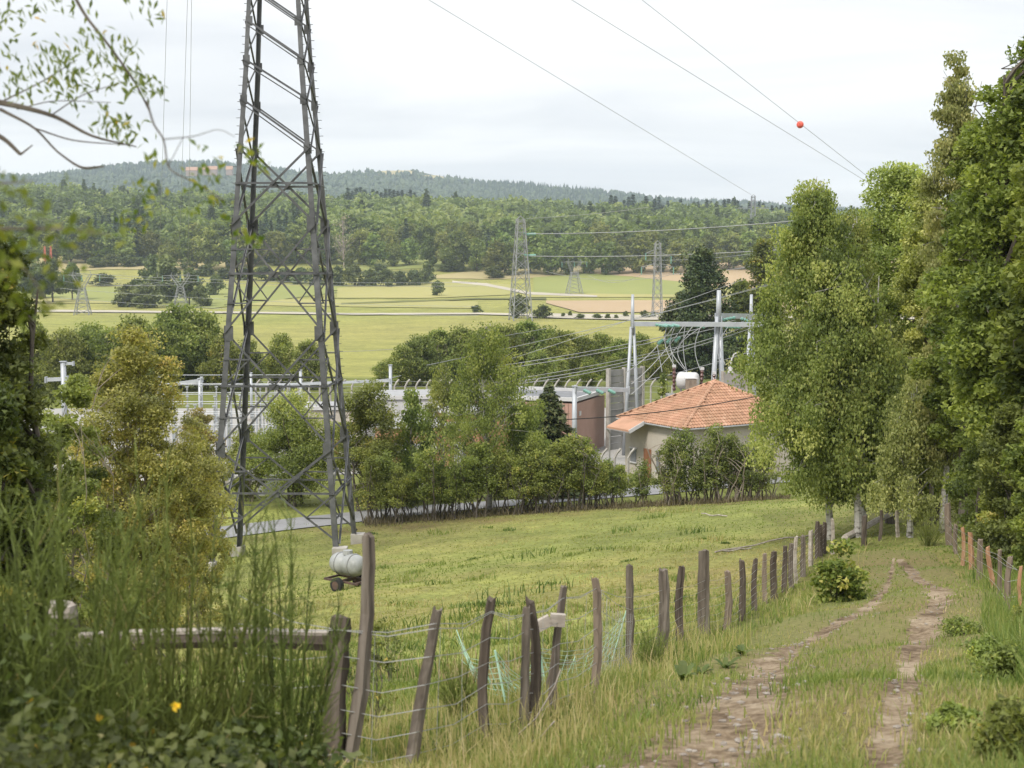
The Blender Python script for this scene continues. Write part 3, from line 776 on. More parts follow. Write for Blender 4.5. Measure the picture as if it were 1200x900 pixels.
def size(u, vtop, D, wpx):
    b = gp(u, D); top = P(u, vtop, D)
    return b, float(top[2] - b[2]), wpx / F * D / 2
def rg(s): return np.random.default_rng(s)

ORD = 'first second third fourth fifth sixth seventh eighth ninth tenth eleventh twelfth thirteenth fourteenth fifteenth sixteenth seventeenth eighteenth nineteenth twentieth'.split()
# --- trees of the track side, each its own
def solo(name, label, cat, u, vtop, D, wpx, seed, group=None, lean=(0, 0), **kw):
    b, H, R = size(u, vtop, D, wpx)
    return plant(name, label, cat, b, plant_meshes(rg(seed), H, R, lean=lean, **kw), group)
BI = dict(shape='birch', mat=M['leaf_birch'], bark=M['bark_birch'], droop=1.0, flat=.7)
G1 = 'birches at the bend of the track'
solo('birch_tree', 'tallest full birch where the meadow fence ends, its crown hiding the house roof end', 'tree', 974, 204, 54, 215, 11, G1, lean=(-.075, .0), base=.15, nleaf=95000, L=.1, W=.072, nclump=330, csize=.17, limbs=30, trunk_r=.12, **BI)
solo('birch_tree', 'leaning middle birch of three at the end of the meadow fence', 'tree', 1008, 236, 55.5, 165, 12, G1, lean=(-.05, .03), base=.17, nleaf=46000, L=.1, W=.072, nclump=190, csize=.21, limbs=26, trunk_r=.12, **BI)
solo('birch_tree', 'dark trunked birch standing closest to the track bend', 'tree', 1006, 300, 53, 150, 13, G1, lean=(-.06, 0), base=.16, nleaf=26000, L=0.12, W=0.085, nclump=90, csize=0.28, limbs=24, trunk_r=.13, **BI)
solo('birch_tree', 'thick birch trunk behind the leaning birches at the wood edge', 'tree', 1010, 330, 63, 150, 14, G1, lean=(-.02, 0), base=.2, nleaf=22000, L=0.12, W=0.085, nclump=80, csize=0.28, limbs=20, trunk_r=.17, **BI)
solo('ash_tree', 'pale green feathery tree rising behind the birches', 'tree', 1044, 186, 61, 190, 15, None, base=.22, nleaf=60000, L=0.14, W=0.08, nclump=210, csize=0.23, limbs=34, shape='round', mat=M['leaf_ash'], bark=M['bark'], trunk_r=.2, asym=.4)
solo('birch_tree', 'slender sparse birch whose thin top stands highest against the sky', 'tree', 1104, 56, 50, 100, 16, G1, lean=(.0, 0), base=.16, nleaf=48000, L=.1, W=.07, nclump=190, csize=.26, limbs=40, trunk_r=.11, shape='column', mat=M['leaf_birch_pale'], bark=M['bark_birch'], droop=.6, flat=.7)
solo('birch_tree', 'small weeping olive birch beside the dark trunks at the track bend', 'tree', 1066, 440, 50, 115, 17, G1, base=.15, nleaf=18000, L=.09, W=.06, nclump=60, csize=.25, limbs=20, trunk_r=.1, shape='birch', mat=M['leaf_birch_pale'], bark=M['bark_birch'], droop=1.2, flat=.7)
solo('maple_tree', 'big bright green broadleaf tree over the orange fence posts', 'tree', 1192, 48, 41, 265, 18, None, base=.16, nleaf=110000, L=.125, W=.11, nclump=280, csize=.2, limbs=40, shape='round', mat=M['leaf_maple'], bark=M['bark'], trunk_r=.25, asym=.35, shell=.62)
solo('ash_tree', 'light yellow green tree closing the gap under the tallest thin birch', 'tree', 1078, 205, 57, 130, 24, None, base=.12, nleaf=40000, L=.13, W=.08, nclump=150, csize=.24, limbs=30, shape='round', mat=M['leaf_ash'], bark=M['bark'], trunk_r=.14, asym=.4)
solo('maple_tree', 'mid green tree filling the space between thin birch and big broadleaf', 'tree', 1128, 150, 48, 120, 25, None, base=.1, nleaf=46000, L=.12, W=.1, nclump=130, csize=.25, limbs=26, shape='round', mat=M['leaf_maple'], bark=M['bark'], trunk_r=.14, asym=.4)
solo('maple_tree', 'tall yellow green broadleaf tree cut by the picture edge', 'tree', 1245, -20, 37, 230, 19, None, base=.15, nleaf=34000, L=.16, W=.14, nclump=120, csize=.22, limbs=30, shape='round', mat=M['leaf_maple'], bark=M['bark'], trunk_r=.22)
solo('shade_tree', 'dark leafed young tree filling the shade behind the track bend', 'tree', 1098, 380, 58, 160, 20, None, base=.12, nleaf=26000, L=.13, W=.09, nclump=80, csize=.26, limbs=20, shape='round', mat=M['leaf_hedge'], bark=M['bark'], trunk_r=.14)
for i, (u, D, v) in enumerate(((1072, 57, 470), (1083, 58, 480), (1090, 56, 475), (1099, 57.5, 490), (1079, 60, 470))):
    solo('thin_tree', ['thin dark stem first in the clump at the shaded track bend', 'pale barked stem in the clump at the shaded track bend', 'straight dark stem in the middle of the shaded clump', 'crooked dark stem at the far side of the shaded clump', 'stem standing deepest in the shaded clump'][i], 'tree', u, v, D, 60, 30 + i, 'stems in the shaded clump', base=.45, nleaf=3500, L=.12, W=.08, nclump=30, csize=.32, limbs=12, shape='round', mat=M['leaf_hedge'], bark=M['bark_birch'] if i == 1 else M['bark'], trunk_r=.1)
# bushes along the orange posts
for i, (u, vt, D, w, n, mt) in enumerate(((1152, 430, 45, 90, 8000, 'leaf_olive'), (1185, 470, 37, 110, 11000, 'leaf_olive'), (1222, 455, 33, 110, 12000, 'leaf_maple'), (1262, 560, 24, 120, 11000, 'leaf_hedge'), (1178, 560, 39, 80, 7000, 'leaf_hedge'), (1150, 520, 50, 80, 6000, 'leaf_hedge'), (1300, 640, 17, 130, 9000, 'leaf_hedge'))):
    solo('bush', ['olive bush behind the topmost orange posts', 'wide olive bush with yellow flecks behind the orange posts', 'bright bush with yellowing leaves at the picture edge', 'dark bush below the bright one at the picture edge', 'low dark bush just behind the orange posts', 'shaded bush at the start of the post row', 'lowest bush at the picture edge beside the last post'][i], 'bush', u, vt, D, w, 50 + i, 'bushes behind the orange posts', base=.02, nleaf=int(n * 1.7), L=.095, W=.065, nclump=70, csize=.3, limbs=16, shape='shrub', mat=M[mt], bark=M['bark'], stems=4, trunk_r=.05)

# --- left side
solo('hawthorn_tree', 'dark dense tree at the picture edge above the broom', 'tree', -5, 275, 13.5, 250, 70, None, base=.05, nleaf=60000, L=.055, W=.038, nclump=210, csize=0.23, limbs=40, shape='round', mat=M['leaf_dark'], bark=M['bark'], stems=3, trunk_r=.07)
solo('hawthorn_tree', 'dark thicket below the dense tree at the picture edge', 'tree', 0, 450, 12, 200, 71, None, base=.02, nleaf=34000, L=.055, W=.038, nclump=110, csize=.25, limbs=30, shape='shrub', mat=M['leaf_dark'], bark=M['bark'], stems=4, trunk_r=.05)
solo('willow_bush', 'yellow brown willow with bare pale stems beside the pylon', 'tree', 160, 388, 29, 250, 72, None, base=0.03, nleaf=90000, L=0.062, W=0.038, nclump=380, csize=.16, limbs=150, shape='round', mat=M['leaf_rust'], bark=M['bark_pale'], stems=9, spread=.35, trunk_r=0.032, shell=.35)
solo('willow_bush', 'low rusty willow bush at the foot of the pylon', 'bush', 222, 515, 40, 140, 73, None, base=.05, nleaf=26000, L=0.075, W=.04, nclump=110, csize=.18, limbs=60, shape='shrub', mat=M['leaf_rust'], bark=M['bark_pale'], stems=6, trunk_r=0.022)
solo('willow_bush', 'pale olive willow bush filling the corner before the outer pylon leg', 'bush', 232, 475, 46, 95, 75, None, base=.03, nleaf=22000, L=.075, W=.045, nclump=140, csize=.2, limbs=60, shape='round', mat=M['leaf_rust'], bark=M['bark_pale'], stems=6, trunk_r=.03)
solo('willow_bush', 'yellow green willow bush under the white post with short arms', 'bush', 85, 500, 40, 130, 76, None, base=.03, nleaf=24000, L=.07, W=.045, nclump=140, csize=.22, limbs=50, shape='round', mat=M['leaf_olive'], bark=M['bark_pale'], stems=6, trunk_r=.03)
solo('willow_bush', 'green willow bush between the dense tree and the yellow brown willow', 'bush', 90, 440, 24, 150, 74, None, base=.05, nleaf=30000, L=0.062, W=.04, nclump=110, csize=.2, limbs=50, shape='shrub', mat=M['leaf_olive'], bark=M['bark_pale'], stems=5, trunk_r=0.022)

# --- trees between the meadow and the substation
solo('willow_tree', 'round grey green willow seen through the pylon legs', 'tree', 345, 468, 97, 150, 80, None, base=.06, nleaf=36000, L=.15, W=.09, nclump=90, csize=.25, limbs=25, shape='round', mat=M['leaf_birch'], bark=M['bark'], stems=3, trunk_r=.12)
solo('willow_tree', 'leafy willow hard against the outer pylon leg', 'tree', 432, 452, 94, 115, 81, None, base=.06, nleaf=30000, L=.15, W=.09, nclump=80, csize=.25, limbs=25, shape='round', mat=M['leaf_hedge'], bark=M['bark'], stems=3, trunk_r=.12)
solo('birch_tree', 'tall airy birch standing in the hedge before the white roofs', 'tree', 574, 372, 91, 160, 82, None, base=.2, nleaf=26000, L=.13, W=.085, nclump=130, csize=.17, limbs=40, trunk_r=.17, **BI)
solo('birch_tree', 'shorter birch before the white roofed building', 'tree', 522, 425, 98, 105, 83, None, base=.2, nleaf=11000, L=.13, W=.085, nclump=70, csize=.2, limbs=30, trunk_r=.12, **BI)
solo('birch_tree', 'loose birch between the airy one and the spruce', 'tree', 617, 468, 93, 100, 84, None, base=.15, nleaf=17000, L=.13, W=.085, nclump=60, csize=.24, limbs=24, trunk_r=.11, **BI)
solo('birch_tree', 'small pale birch close to the post by the flat white roof', 'tree', 484, 455, 96, 80, 86, None, base=.15, nleaf=8000, L=.17, W=.11, nclump=70, csize=.24, limbs=24, trunk_r=.1, **BI)
solo('willow_bush', 'leafy willow bush between the outer pylon legs', 'bush', 292, 500, 100, 75, 87, None, base=.04, nleaf=9000, L=.18, W=.1, nclump=70, csize=.26, limbs=20, shape='round', mat=M['leaf_olive'], bark=M['bark_pale'], stems=4, trunk_r=.06)
solo('willow_bush', 'yellowing willow bush before the switchgear, next to the outer pylon leg', 'bush', 232, 478, 102, 90, 88, None, base=.04, nleaf=9000, L=.16, W=.09, nclump=80, csize=.22, limbs=30, shape='round', mat=M['leaf_rust'], bark=M['bark_pale'], stems=5, trunk_r=.06)
b, H, R = size(643, 448, 103, 66)
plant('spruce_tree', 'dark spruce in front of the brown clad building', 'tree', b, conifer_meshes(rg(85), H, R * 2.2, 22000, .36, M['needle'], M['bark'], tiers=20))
# hedge of single shrubs along the lane: stems below, leaves above
hp = [plant_meshes(rg(90 + k), 4.6, 1.75, .3, 4300, .135, W=.09, shape='column', nclump=75, csize=.26, asym=.55, hole=0, limbs=20, stems=7, spread=.4, trunk_r=.06, mat=M['leaf_hedge'], bark=M['bark'], flat=.8) for k in range(5)]
hp2 = [plant_meshes(rg(97 + k), 3.8, 1.6, .2, 3200, .13, W=.08, shape='column', nclump=66, csize=.25, asym=.55, limbs=24, stems=9, spread=.45, trunk_r=.055, mat=M['leaf_olive'], bark=M['bark_pale'], flat=.8) for k in range(3)]
GH = 'shrubs of the hedge along the lane'
spots = [(436, 88.5), (452, 89), (468, 88), (484, 89), (500, 88.3), (515, 89), (531, 88.5), (546, 89), (562, 88.2), (590, 89), (606, 88.4), (621, 89.2), (637, 88.6), (653, 89.3), (668, 89), (683, 89.6), (698, 89.4), (712, 90), (727, 90)]
for i, (u, D) in enumerate(spots):
    s = .9 * R_.uniform(.75, 1.2) * (1.1 if 610 < u < 700 else .95 if u < 700 else .72)
    plant('hedge_shrub', ORD[i] + ' multi-stemmed green shrub of the lane hedge, counted from the big pylon', 'shrub', gp(u, D), hp[i % 5], GH, R_.uniform(0, 6.28), (s * 1.05, s * 1.05, s))
for i, (u, D, s) in enumerate(((752, 91, .7), (786, 90, .95), (799, 91, 1.1), (822, 90.5, .85), (838, 91, 1.12), (853, 90.3, 1.0), (868, 91, .9), (884, 90.5, .8), (898, 91, .8))):
    plant('hedge_shrub', ORD[i] + ' loose brown-stemmed shrub before the tiled house, counted from its porch', 'shrub', gp(u, D), hp2[i % 3], 'shrubs in front of the house', R_.uniform(0, 6.28), (s * 1.15, s * 1.15, s * 1.15))
# belt of trees behind the substation
bp_ = [plant_meshes(rg(110 + k), 10.5, 6.0, .02, 9000, .42, W=.28, shape='round', nclump=120, csize=.25, limbs=26, stems=3, trunk_r=.14, mat=M[('leaf_hedge', 'leaf_birch', 'leaf_olive', 'leaf_birch')[k]], bark=M['bark_pale']) for k in range(4)]
GB = 'trees behind the substation'
for i, (u, vt, D) in enumerate(((448, 425, 195), (470, 405, 202), (492, 392, 205), (515, 388, 210), (540, 384, 212), (566, 388, 216), (592, 380, 218), (618, 378, 224), (640, 384, 226), (660, 388, 220), (682, 392, 222), (704, 392, 226), (726, 398, 222), (748, 392, 226), (768, 402, 222), (632, 412, 196), (690, 420, 198), (655, 420, 200), (720, 418, 204), (745, 425, 205))):
    b, H, R = size(u, vt, D, 50); s = H / 10.5
    plant('willow_tree', (ORD[i] + ' grey green tree of the rear belt behind the substation, counted from pylon') if i < 15 else ORD[i - 15] + ' grey green tree at the front of the belt behind the substation', 'tree', b, bp_[i % 4], GB, R_.uniform(0, 6.28), (s, s, s))
for i, (u, vt, D, k) in enumerate(((78, 385, 185, 2), (105, 378, 190, 2), (130, 384, 188, 2), (158, 372, 195, 0), (186, 380, 190, 1), (212, 358, 196, 1), (238, 366, 198, 1), (262, 395, 192, 0), (40, 380, 190, 0), (290, 398, 195, 2), (330, 392, 200, 0), (362, 398, 196, 2))):
    b, H, R = size(u, vt, D, 50); s = H / 10.5
    plant('willow_tree', ('yellowish tree behind the white post with short arms', 'yellowest low tree of the belt beyond the willow', 'bushy tree between yellowest tree and darker pair', 'first of the darker pair above the willow', 'second of the darker pair above the willow', 'tallest grey tree of the belt, next to the big pylon', 'grey tree touching the big pylon edge', 'low pale tree behind the outer pylon leg', 'tree of the belt behind the dense dark tree', 'small pale tree between the two outer pylon legs', 'tall pale tree in the middle of the pylon', 'pale tree beside the inner pylon leg')[i], 'tree', b, bp_[k], 'trees beyond the switchgear', R_.uniform(0, 6.28), (s * .85, s * .85, s))
for i, (u, vt, D, w, lab) in enumerate(((822, 296, 228, 90, 'broad dark conifer behind the tall white gantry'), (893, 280, 262, 60, 'dark conifer half behind the big birch'), (796, 345, 236, 56, 'lower dark conifer joined to the broad one behind the gantry'), (866, 330, 250, 40, 'narrow dark conifer between the gantry and the birch'))):
    b, H, R = size(u, vt, D, w)
    if i == 2 or i == 3: R *= 1.0
    plant('conifer_tree', lab, 'tree', b, plant_meshes(rg(130 + i), H, R * 1.3, .02, 20000 if i < 2 else 11000, .5, W=.3, shape='birch' if i == 0 else 'column', nclump=170, csize=.24, limbs=20, trunk_r=.3, mat=M['leaf_dark'] if i % 2 else M['needle'], bark=M['bark'], asym=.4), 'dark conifers behind the gantry')
solo('young_conifer', 'small young conifer between the concrete wall and the transformer', 'tree', 776, 436, 128, 34, 140, None, base=.03, nleaf=2600, L=.25, W=.14, nclump=40, csize=.33, limbs=10, shape='cone', mat=M['leaf_olive'], bark=M['bark'], trunk_r=.07)

# --- bushes and copses in the fields
bq = [plant_meshes(rg(150 + k), 6, 4.2, .0, 1300, .8, W=.6, shape='shrub', nclump=34, csize=.36, limbs=6, stems=3, trunk_r=.12, mat=M['leaf_bush'], bark=M['bark'], twig=False) for k in range(3)]
bt = [plant_meshes(rg(155 + k), 10, 4.6, .1, 1700, .85, W=.62, shape='round', nclump=44, csize=.32, limbs=8, stems=1, trunk_r=.22, mat=M['leaf_bush'], bark=M['bark'], twig=False) for k in range(3)]
def field_bush(u, v, wpx, hpx, label, group=None, tree=False, k=None):
    b = G(u, v); D = b[1]
    k = int(R_.integers(0, 3)) if k is None else k
    Wm = wpx / F * D; Hm = hpx / F * D
    me = (bt if tree else bq)[k]; r0, h0 = (4.6, 10) if tree else (4.2, 6)
    plant('field_tree' if tree else 'field_bush', label, 'tree' if tree else 'bush', b, me, group, R_.uniform(0, 6.28), (Wm / 2 / r0, Wm / 2 / r0, Hm / h0))
field_bush(513, 347, 18, 17, 'lone round bush in the open green field')
field_bush(579, 327, 26, 14, 'wide bush on the straw strip near the slender pylon')
field_bush(608, 373, 28, 26, 'bush round the feet of the slender pylon')
field_bush(635, 373, 28, 15, 'low bush just beside the slender pylon')
field_bush(558, 367, 16, 9, 'small dark bush by a white stone on the lane')
field_bush(410, 322, 18, 30, 'small round tree in front of the far wood', tree=True)
for i, (u, v, w, hh) in enumerate(((660, 372, 7, 5), (668, 371, 7, 6), (733, 372, 9, 7), (755, 373, 13, 9), (765, 372, 8, 7), (700, 374, 13, 6), (680, 374, 14, 6), (712, 374, 10, 6), (722, 374, 8, 5))):
    field_bush(u, v, w, hh, ORD[i] + ' small bush along the pale valley lane past the slender pylon', 'small bushes along the valley lane')
for i, (u, v, w, hh) in enumerate(((395, 335, 30, 22), (415, 336, 30, 24), (435, 336, 26, 20), (452, 336, 26, 20), (470, 335, 26, 17), (486, 335, 24, 18), (500, 333, 24, 24), (445, 322, 26, 12), (525, 318, 30, 9), (540, 318, 16, 7), (372, 334, 30, 22))):
    field_bush(u, v, w, hh, ORD[i] + ' bush of the dark hedge across the middle of the green fields', 'hedge in the green fields')
for i, (u, v, w, hh) in enumerate(((565, 314, 18, 6), (585, 314, 20, 7), (605, 313, 20, 6), (625, 312, 20, 7), (650, 312, 20, 9), (670, 311, 16, 8))):
    field_bush(u, v, w, hh, ORD[i] + ' low bush of the thin hedge under the rounded far trees', 'thin hedge under the far trees')
for i, (u, v, w, hh, tr) in enumerate(((150, 360, 36, 26, 0), (172, 361, 44, 28, 0), (195, 356, 50, 52, 1), (222, 358, 40, 40, 1), (236, 360, 26, 24, 0), (160, 350, 30, 22, 0), (252, 346, 26, 22, 0), (180, 345, 40, 42, 1))):
    field_bush(u, v, w, hh, ORD[i] + ' bush in the dark copse behind the forked pylon by the big one', 'copse by the second pylon', bool(tr))
for i, (u, v, w, hh, tr) in enumerate(((62, 355, 40, 48, 1), (85, 352, 34, 40, 1), (30, 356, 50, 60, 1), (45, 350, 40, 40, 0), (122, 335, 34, 14, 0), (-10, 356, 50, 56, 1))):
    field_bush(u, v, w, hh, ORD[i] + ' tree in the dark copse behind the forked pylon by the dense tree', 'copse by the first pylon', bool(tr))
for i, (u, v, w, hh) in enumerate(((112, 314, 24, 12), (130, 313, 28, 14), (150, 313, 28, 13), (165, 312, 20, 10), (142, 303, 26, 9), (170, 304, 24, 8), (262, 327, 30, 12), (240, 324, 30, 12), (285, 328, 30, 14), (310, 329, 30, 16), (335, 331, 30, 16), (352, 333, 26, 18))):
    field_bush(u, v, w, hh, ORD[i] + ' hedge bush in the straw fields below the far spruces', 'hedges in the straw fields')

# --- the far wood: single trees in front, the mass behind as one object
def far_tree_mesh(seed, con):
    r = rg(seed)
    if con:
        a, b = conifer_meshes(r, 20, 4.2, 900, 1.5, M['needle_far'], M['bark'], tiers=16, ragged=.35)
    else:
        a, b = plant_meshes(r, 14, 6.8, .04, 1800, 1.05, W=.8, shape='round', nclump=70, csize=.28, limbs=7, trunk_r=.25, mat=M['leaf_far'], bark=M['bark'], twig=False, asym=.35)
    return a, b
fb = [far_tree_mesh(200 + k, 0) for k in range(6)]; fcn = [far_tree_mesh(210 + k, 1) for k in range(3)]
front = pchip([-300, 0, 100, 190, 200, 275, 300, 400, 520, 530, 600, 700, 860, 1000, 1500], [955, 950, 965, 960, 930, 925, 955, 950, 948, 925, 905, 905, 930, 930, 930])
FT = {0: ('rounded broadleaf tree in the wood beyond the valley fields', 'trees of the far wood'), 1: ('dark pointed spruce in the wood beyond the valley fields', 'spruces of the far wood')}
def far_tree(u, D, con, s, lab=None):
    b = gp(u, D)
    me = fcn[int(R_.integers(0, 3))] if con else fb[int(R_.integers(0, 6))]
    l, g_ = lab or FT[con]
    if not lab:
        l = l.replace(' in the wood beyond the valley fields', ' in ' + ('front' if D < float(front(u)) + 22 else 'second' if D < float(front(u)) + 58 else 'upper') + ' row of far wood, '
            + next(q for a_, q in ((60, 'by the red masts'), (110, 'beyond the forked pylon'), (190, 'above the straw field'), (262, 'just before the big pylon'), (350, 'seen through the big pylon'), (440, 'round the dead tree'), (530, 'above the mown green strip'), (600, 'at the corner of the mown strip'), (690, 'behind the slender pylon'), (770, 'behind the squat pylon'), (840, 'behind the brown grey pylon'), (2000, 'next to the birches')) if u < a_))
    w = s * R_.uniform(.9, 1.15)
    plant('spruce_tree' if con else 'broadleaf_tree', l, 'tree', b, me, g_, R_.uniform(0, 6.28), (w * (1.8 if con and D > 1500 else 1), w * (1.8 if con and D > 1500 else 1), s))
cnt = 0
for row, (dd, stp, n) in enumerate(((0, 19, 0), (42, 20, 0), (100, 22, 0))):
    u = -40 + row * 7
    while u < 930:
        D = float(front(u)) + dd + R_.uniform(-8, 12)
        con = (100 < u < 165 and row > 0) or (285 < u < 345 and row > 0) or (R_.random() < .04)
        far_tree(u, D, int(con), R_.uniform(.8, 1.3) * (1.5 if not con else 1.15) * (1.15 if 530 < u < 640 and row == 0 else 1))
        cnt += 1; u += stp * R_.uniform(.7, 1.35)
for u in np.linspace(105, 168, 9): far_tree(float(u), 962 + R_.uniform(0, 50), 1, R_.uniform(1.4, 1.9))
for u in np.linspace(283, 345, 8): far_tree(float(u), 965 + R_.uniform(0, 50), 1, R_.uniform(1.3, 1.75))
for u in np.linspace(716, 935, 44): far_tree(float(u), 1640 + R_.uniform(-50, 40), 1, R_.uniform(.95, 1.6), ('dark spruce on the skyline of the ridge ' + ('above the squat pylon' if u < 770 else 'above the brown grey pylon' if u < 830 else 'above the white masts' if u < 885 else 'beside the birches'), 'skyline spruces'))
for u in np.linspace(408, 486, 17): far_tree(float(u), 1650 + R_.uniform(-40, 40), 1, R_.uniform(1.2, 1.6), ('dark spruce in the strip below the wooded hill', 'spruces below the hill'))
# bleached dead tree
b, H, R = size(403, 252, 940, 40)
plant('dead_tree', 'pale leafless dead tree at the edge of the far wood', 'tree', b, plant_meshes(rg(230), H, R, .15, 350, .7, shape='round', nclump=90, csize=.3, limbs=60, trunk_r=.45, mat=leafmat('faded_leaf', [(.2, .16, .12), (.28, .23, .17)], 0), bark=M['dead_twig']))
def forest_mass(n, seed):
    r = rg(seed); src = []
    for k in range(4):
        p = r.normal(size=(150, 3)); p /= np.linalg.norm(p, axis=1)[:, None]; p[:, 2] = np.abs(p[:, 2]) * 1.1
        p *= r.uniform(.62, 1.08, (150, 1)) * (1 + .18 * np.sin(4 * np.arctan2(p[:, 1], p[:, 0]) + k)[:, None])
        src.append(p * [5.4, 5.4, 6.5] + [0, 0, 6.5])
    vs = []; ts = []
    uu = r.uniform(-220, 1300, n); DD = 1005 + 760 * r.random(n) ** .8
    for i in range(n):
        s = r.uniform(.85, 1.75); b = gp(uu[i], DD[i]); zone = float(vnoise(b[0], b[1], .011, 51)); spr = (zone > .3 and not 350 < uu[i] < 700) or r.random() < .025
        p = src[i % 4] * s * ([.55, .55, 1.25] if spr else [1, 1, .95])
        if spr: p[:, :2] *= np.clip(1.25 - p[:, 2:3] / p[:, 2].max(), .05, 1)
        v, f_ = leaf_quads(p + b, 2.5 * s, 2.0 * s, r, upbias=.8, tri=True); vs.append(v)
        ts.append(np.clip(np.repeat(r.normal(0, .14, 150), 3) + (r.uniform(-.15, .12) if spr else .5 + .5 * zone + r.normal(0, .22)), 0, 1))
    return mesh_np('far_woods', np.concatenate(vs), np.arange(3 * n * 150).reshape(-1, 3), M['leaf_far'], {'tint': np.concatenate(ts)})
tag(link('far_woods', forest_mass(1900, 240)), kind='stuff')

# ------------------------------------------------------------------ the big pylon
AX = np.array([-12.3, 76.4])
zf = {}
ZB = -16.6; ZT = float(P(320, 0, 75.2)[2])
def half(z): return 3.45 + (1.32 - 3.45) * (z - ZB) / (ZT - ZB) if z < ZT + 1 else 1.25
YAW = math.radians(-1.5)
def corner(k, z):
    sx, sy = ((-1, -1), (1, -1), (1, 1), (-1, 1))[k]
    a = half(z); x, y = sx * a, sy * a
    return np.array([AX[0] + x * math.cos(YAW) - y * math.sin(YAW), AX[1] + x * math.sin(YAW) + y * math.cos(YAW), z])
py = thing('lattice_pylon', 'huge dark grey lattice pylon standing in the meadow, its head beyond the picture', 'pylon', (AX[0], AX[1], ZB))
feet = []
for k in range(4):
    c = corner(k, ZB); zg = hz(c[0], c[1]); feet.append(zg)
    m = MB(); m.box([c[0], c[1], zg + .1], (.75, .75, .9)); m.build('concrete_footing', M['concrete'], py)
zl = [None] + [float(P(320, v, 73.5 + .0035 * (655 - v))[2]) for v in (526, 390, 264, 175, 118, 72, 27, -14, -52)]
ztop = 21.0
for k in range(4):
    sx, sy = ((-1, -1), (1, -1), (1, 1), (-1, 1))[k]
    m = MB(); zz = [feet[k] + .5, zl[3], zl[6], zl[9]]
    for a_, b_, w in zip(zz[:-1], zz[1:], (.28, .25, .22)):
        m.angle(corner(k, a_ - .05), corner(k, b_ + .05), w, .035, (-sx, 0, 0), (0, -sy, 0))
    m.angle(corner(k, zl[9]), corner(k, ztop), .2, .03, (-sx, 0, 0), (0, -sy, 0))
    leg = m.build('leg', M['steel_dark'], py)
    if k in (0, 1, 2):
        m = MB(); z = feet[k] + 3; i = 0
        while z < zl[9]:
            c = corner(k, z); d = np.array([sx, 0, 0]) if i % 2 else np.array([0, sy, 0]) * .6 + np.array([sx, 0, 0]) * .6
            m.bar(c, c + d * .2, .028); z += .42; i += 1
        o = m.build('step_bolts', M['steel_dark'], py); o['kind'] = 'stuff'
def brace(p, q, w=.1, off=None):
    m = MB(); p = np.asarray(p, float); q = np.asarray(q, float)
    if off is not None: p = p + off; q = q + off
    n = np.cross(q - p, [0, 0, 1.0]) if abs(unit(q - p)[2]) < .98 else np.array([1.0, 0, 0])
    m.angle(p, q, w, .018, (0, 0, 1) if abs(unit(q - p)[2]) < .8 else n, n if abs(unit(q - p)[2]) < .8 else np.cross(n, q - p))
    m.build('brace', M['steel_dark'], py)
def plate(c, nrm, w, hh):
    m = MB(); m.box(c, (w, .03, hh), np.cross(nrm, [0, 0, 1.0])); m.build('gusset_plate', M['steel_dark'], py)
for fa in range(4):
    ka, kb = fa, (fa + 1) % 4
    out = unit((corner(ka, 0) + corner(kb, 0)) / 2 - np.array([AX[0], AX[1], 0])); out[2] = 0
    for lv in range(0, 3):
        za = max(feet[ka], feet[kb]) + .7 if lv == 0 else zl[lv]; zb_ = zl[lv + 1]
        A0, B0, A1, B1 = corner(ka, za), corner(kb, za), corner(ka, zb_), corner(kb, zb_)
        wa, wb = np.linalg.norm(B0 - A0), np.linalg.norm(B1 - A1); t = wa / (wa + wb)
        X_ = A0 + (B1 - A0) * t; zc = X_[2]
        brace(A0, B1, .105, out * .03); brace(B0, A1, .105, -out * .05)
        HA, HB = corner(ka, zc), corner(kb, zc)
        brace(HA, HB, .1, -out * .01)
        plate(X_ + out * .06, out, .5, .3)
        for (L0, L1, HL) in ((A0, A1, HA), (B0, B1, HB)):      # short redundant members
            for (end, zz) in ((L0, (za + zc) / 2), (L1, (zb_ + zc) / 2)):
                md = (end + X_) / 2
                kk = ka if HL is HA else kb
                brace(corner(kk, zz), md, .075, -out * .02)
                brace(md, HL, .07, -out * .03)
    A0, B0, A1, B1 = corner(ka, zl[3]), corner(kb, zl[3]), corner(ka, zl[4]), corner(kb, zl[4])
    wa, wb = np.linalg.norm(B0 - A0), np.linalg.norm(B1 - A1); t = wa / (wa + wb); X_ = A0 + (B1 - A0) * t
    brace(A0, B1, .12, out * .03); brace(B0, A1, .12, -out * .05); brace(corner(ka, X_[2]), corner(kb, X_[2]), .11, -out * .01); plate(X_ + out * .06, out, .35, .22)
    for lv in range(4, 9):
        za, zb_ = zl[lv], zl[lv + 1]
        if fa == 0:
            brace(corner(ka, zb_), corner(kb, za), .1, out * .03)
            brace(corner(ka, zb_) - [0, 0, .22], corner(kb, za) - [0, 0, .22], .06, out * .03)
        else:
            brace(corner(ka, za), corner(kb, zb_), .085, out * .02)
            if fa in (1, 3): brace(corner(ka, zb_), corner(kb, za), .085, -out * .05)
    for lv in (1, 2, 3, 4, 5, 6, 7, 8):
        for kk in (ka, kb):
            c = corner(kk, zl[lv]); d = unit(corner(kb if kk == ka else ka, zl[lv]) - c)
            plate(c + d * (.22 if lv < 4 else .16) + out * .045, out, .42 if lv < 4 else .3, .78 if lv < 4 else .5)
